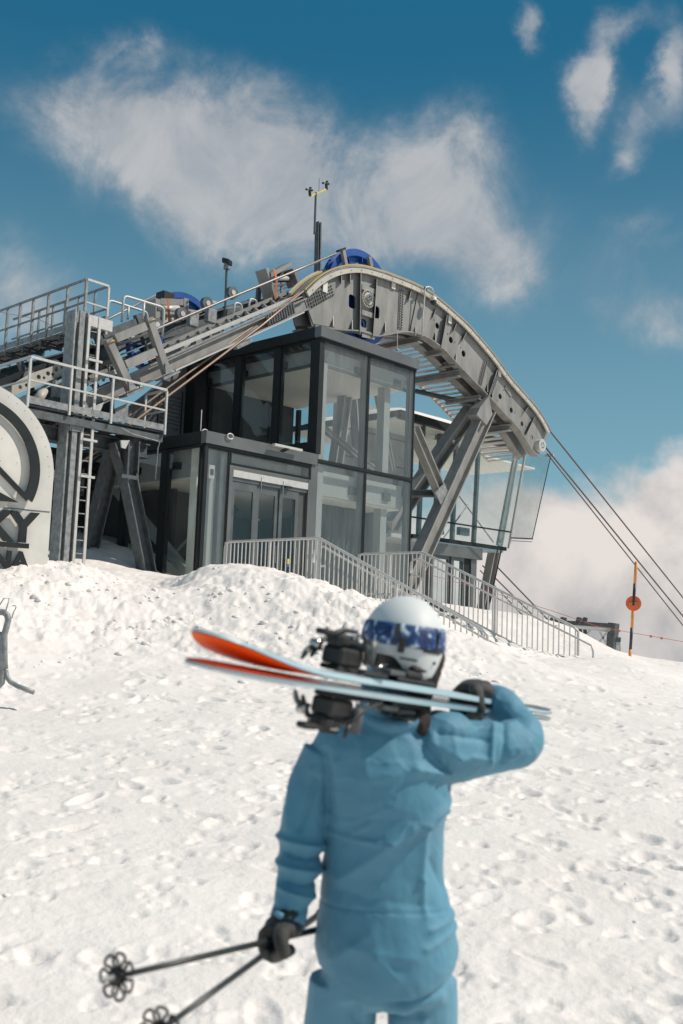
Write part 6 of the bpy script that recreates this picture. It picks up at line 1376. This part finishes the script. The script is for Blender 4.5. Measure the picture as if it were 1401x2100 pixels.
    for k, (x0, x1, h0, h1, so, mt_) in enumerate(((668, 712, .020, .078, -.036, 'black_plastic'), (690, 745, .060, .094, -.030, 'black_plastic'), (742, 758, .015, .090, -.040, 'black_plastic'), (700, 735, .035, .060, -.045, 'chrome'), (655, 690, .012, .040, -.042, 'galvanised_dark'), (800, 880, .018, .034, -.036, 'chrome'))):
        A_1 = tipS+sax*(at_px(x0)*SLEN)+N3*(hgt+h0)+sw_*so; B_1 = tipS+sax*(at_px(x1)*SLEN)+N3*(hgt+h1)+sw_*so; M_1 = (A_1+B_1)/2+N3*.012+sw_*(-.008)
        part('release_arm', MB().tube(smooth_curve([A_1, M_1, B_1], 8), [.004, .006, .007, .007, .007, .006, .005, .004], 8), mt_, toe if x0 < 790 else heel, smooth=True)
    for x0, h0 in ((748, .070), (738, .030), (676, .050)):
        q = tipS+sax*(at_px(x0)*SLEN)+N3*(hgt+h0)-sw_*.04; part('pivot_cap', MB().cyl(q-sw_*.012, q+sw_*.01, .011, 12), 'chrome' if h0 < .06 else 'galvanised_dark', toe, smooth=True)
    for k in range(3):
        q = tipS+sax*(at_px(772+k*6)*SLEN)+N3*(hgt+.02)-sw_*.03; part('cord', MB().tube([q, q+N3*.03+sax*.01, q+N3*.05-sax*.012-sw_*.012], .0035, 6), 'chrome', pl_, smooth=True)
    return o
make_ski(1, .050, 'upper of the two pale blue skis, orange tip bent upward and black binding on top')
make_ski(-1, .000, 'lower of the two pale blue skis, thin orange tip and black binding hanging below')
# ------------------------------------------------------------------ ski poles
for i, (bp, lab) in enumerate(((poleA[0], 'upper ski pole in the left hand, its whole basket in view'), (poleA[1], 'lower ski pole in the left hand, basket cut off by the bottom of the photo'))):
    hc_ = hL+UP*(.006 if i == 0 else -.006)+np.array([0, -.004+.010*i, 0]); dr = nrm(hc_-bp)
    o = thing('ski_pole', lab, 'ski pole', bp, 'pair of ski poles held in the left hand')
    end = hc_+dr*.36
    part('shaft', MB().tube([bp, bp+dr*.3, hc_+dr*.25], [.0058, .0068, .0085], 12), 'pole_shaft', o, smooth=True)
    gp = part('grip', MB().tube([hc_+dr*.25, hc_+dr*.27, hc_+dr*.32, hc_+dr*.36, hc_+dr*.385], [.011, .014, .0125, .015, .019], 12), 'black_plastic', o, smooth=True)
    a = hc_+dr*.36; part('strap', MB().tube(smooth_curve([a, a+np.array([.02, -.02, -.06]), a+np.array([-.01, -.03, -.13]), a+np.array([-.03, -.01, -.06]), a], 14), .004, 6), 'black_plastic', gp, smooth=True)
    part('tip', MB().tube([bp, bp-dr*.035, bp-dr*.055], [.006, .005, .001], 8), 'galvanised', o, smooth=True)
    # snowflake basket: eight spokes that flare into rounded blades
    x_ = nrm(np.cross(dr, UP)); y_ = np.cross(dr, x_); R = .0415
    bk = part('basket', MB().tube([bp-dr*.012, bp+dr*.004, bp+dr*.020], [.017, .014, .008], 16), 'black_plastic', o, smooth=True)
    for k in range(7):
        t0 = 2*math.pi*k/7+.3
        def pt(r, t): return bp+(x_*math.cos(t)+y_*math.sin(t))*r-dr*.10*r
        lo = [pt(.012, t0-.25), pt(R*.62, t0-.22), pt(R*.90, t0-.34), pt(R*1.0, t0-.20), pt(R*1.02, t0), pt(R*1.0, t0+.20), pt(R*.90, t0+.34), pt(R*.62, t0+.22), pt(.012, t0+.25)]
        part('blade', MB().tube(smooth_curve(lo, 20), .0030, 6), 'black_plastic', bk, smooth=True)
        part('web', MB().slab([pt(.012, t0-.28), pt(R*.42, t0-.24), pt(R*.42, t0+.24), pt(.012, t0+.28)], dr*.003), 'black_plastic', bk)
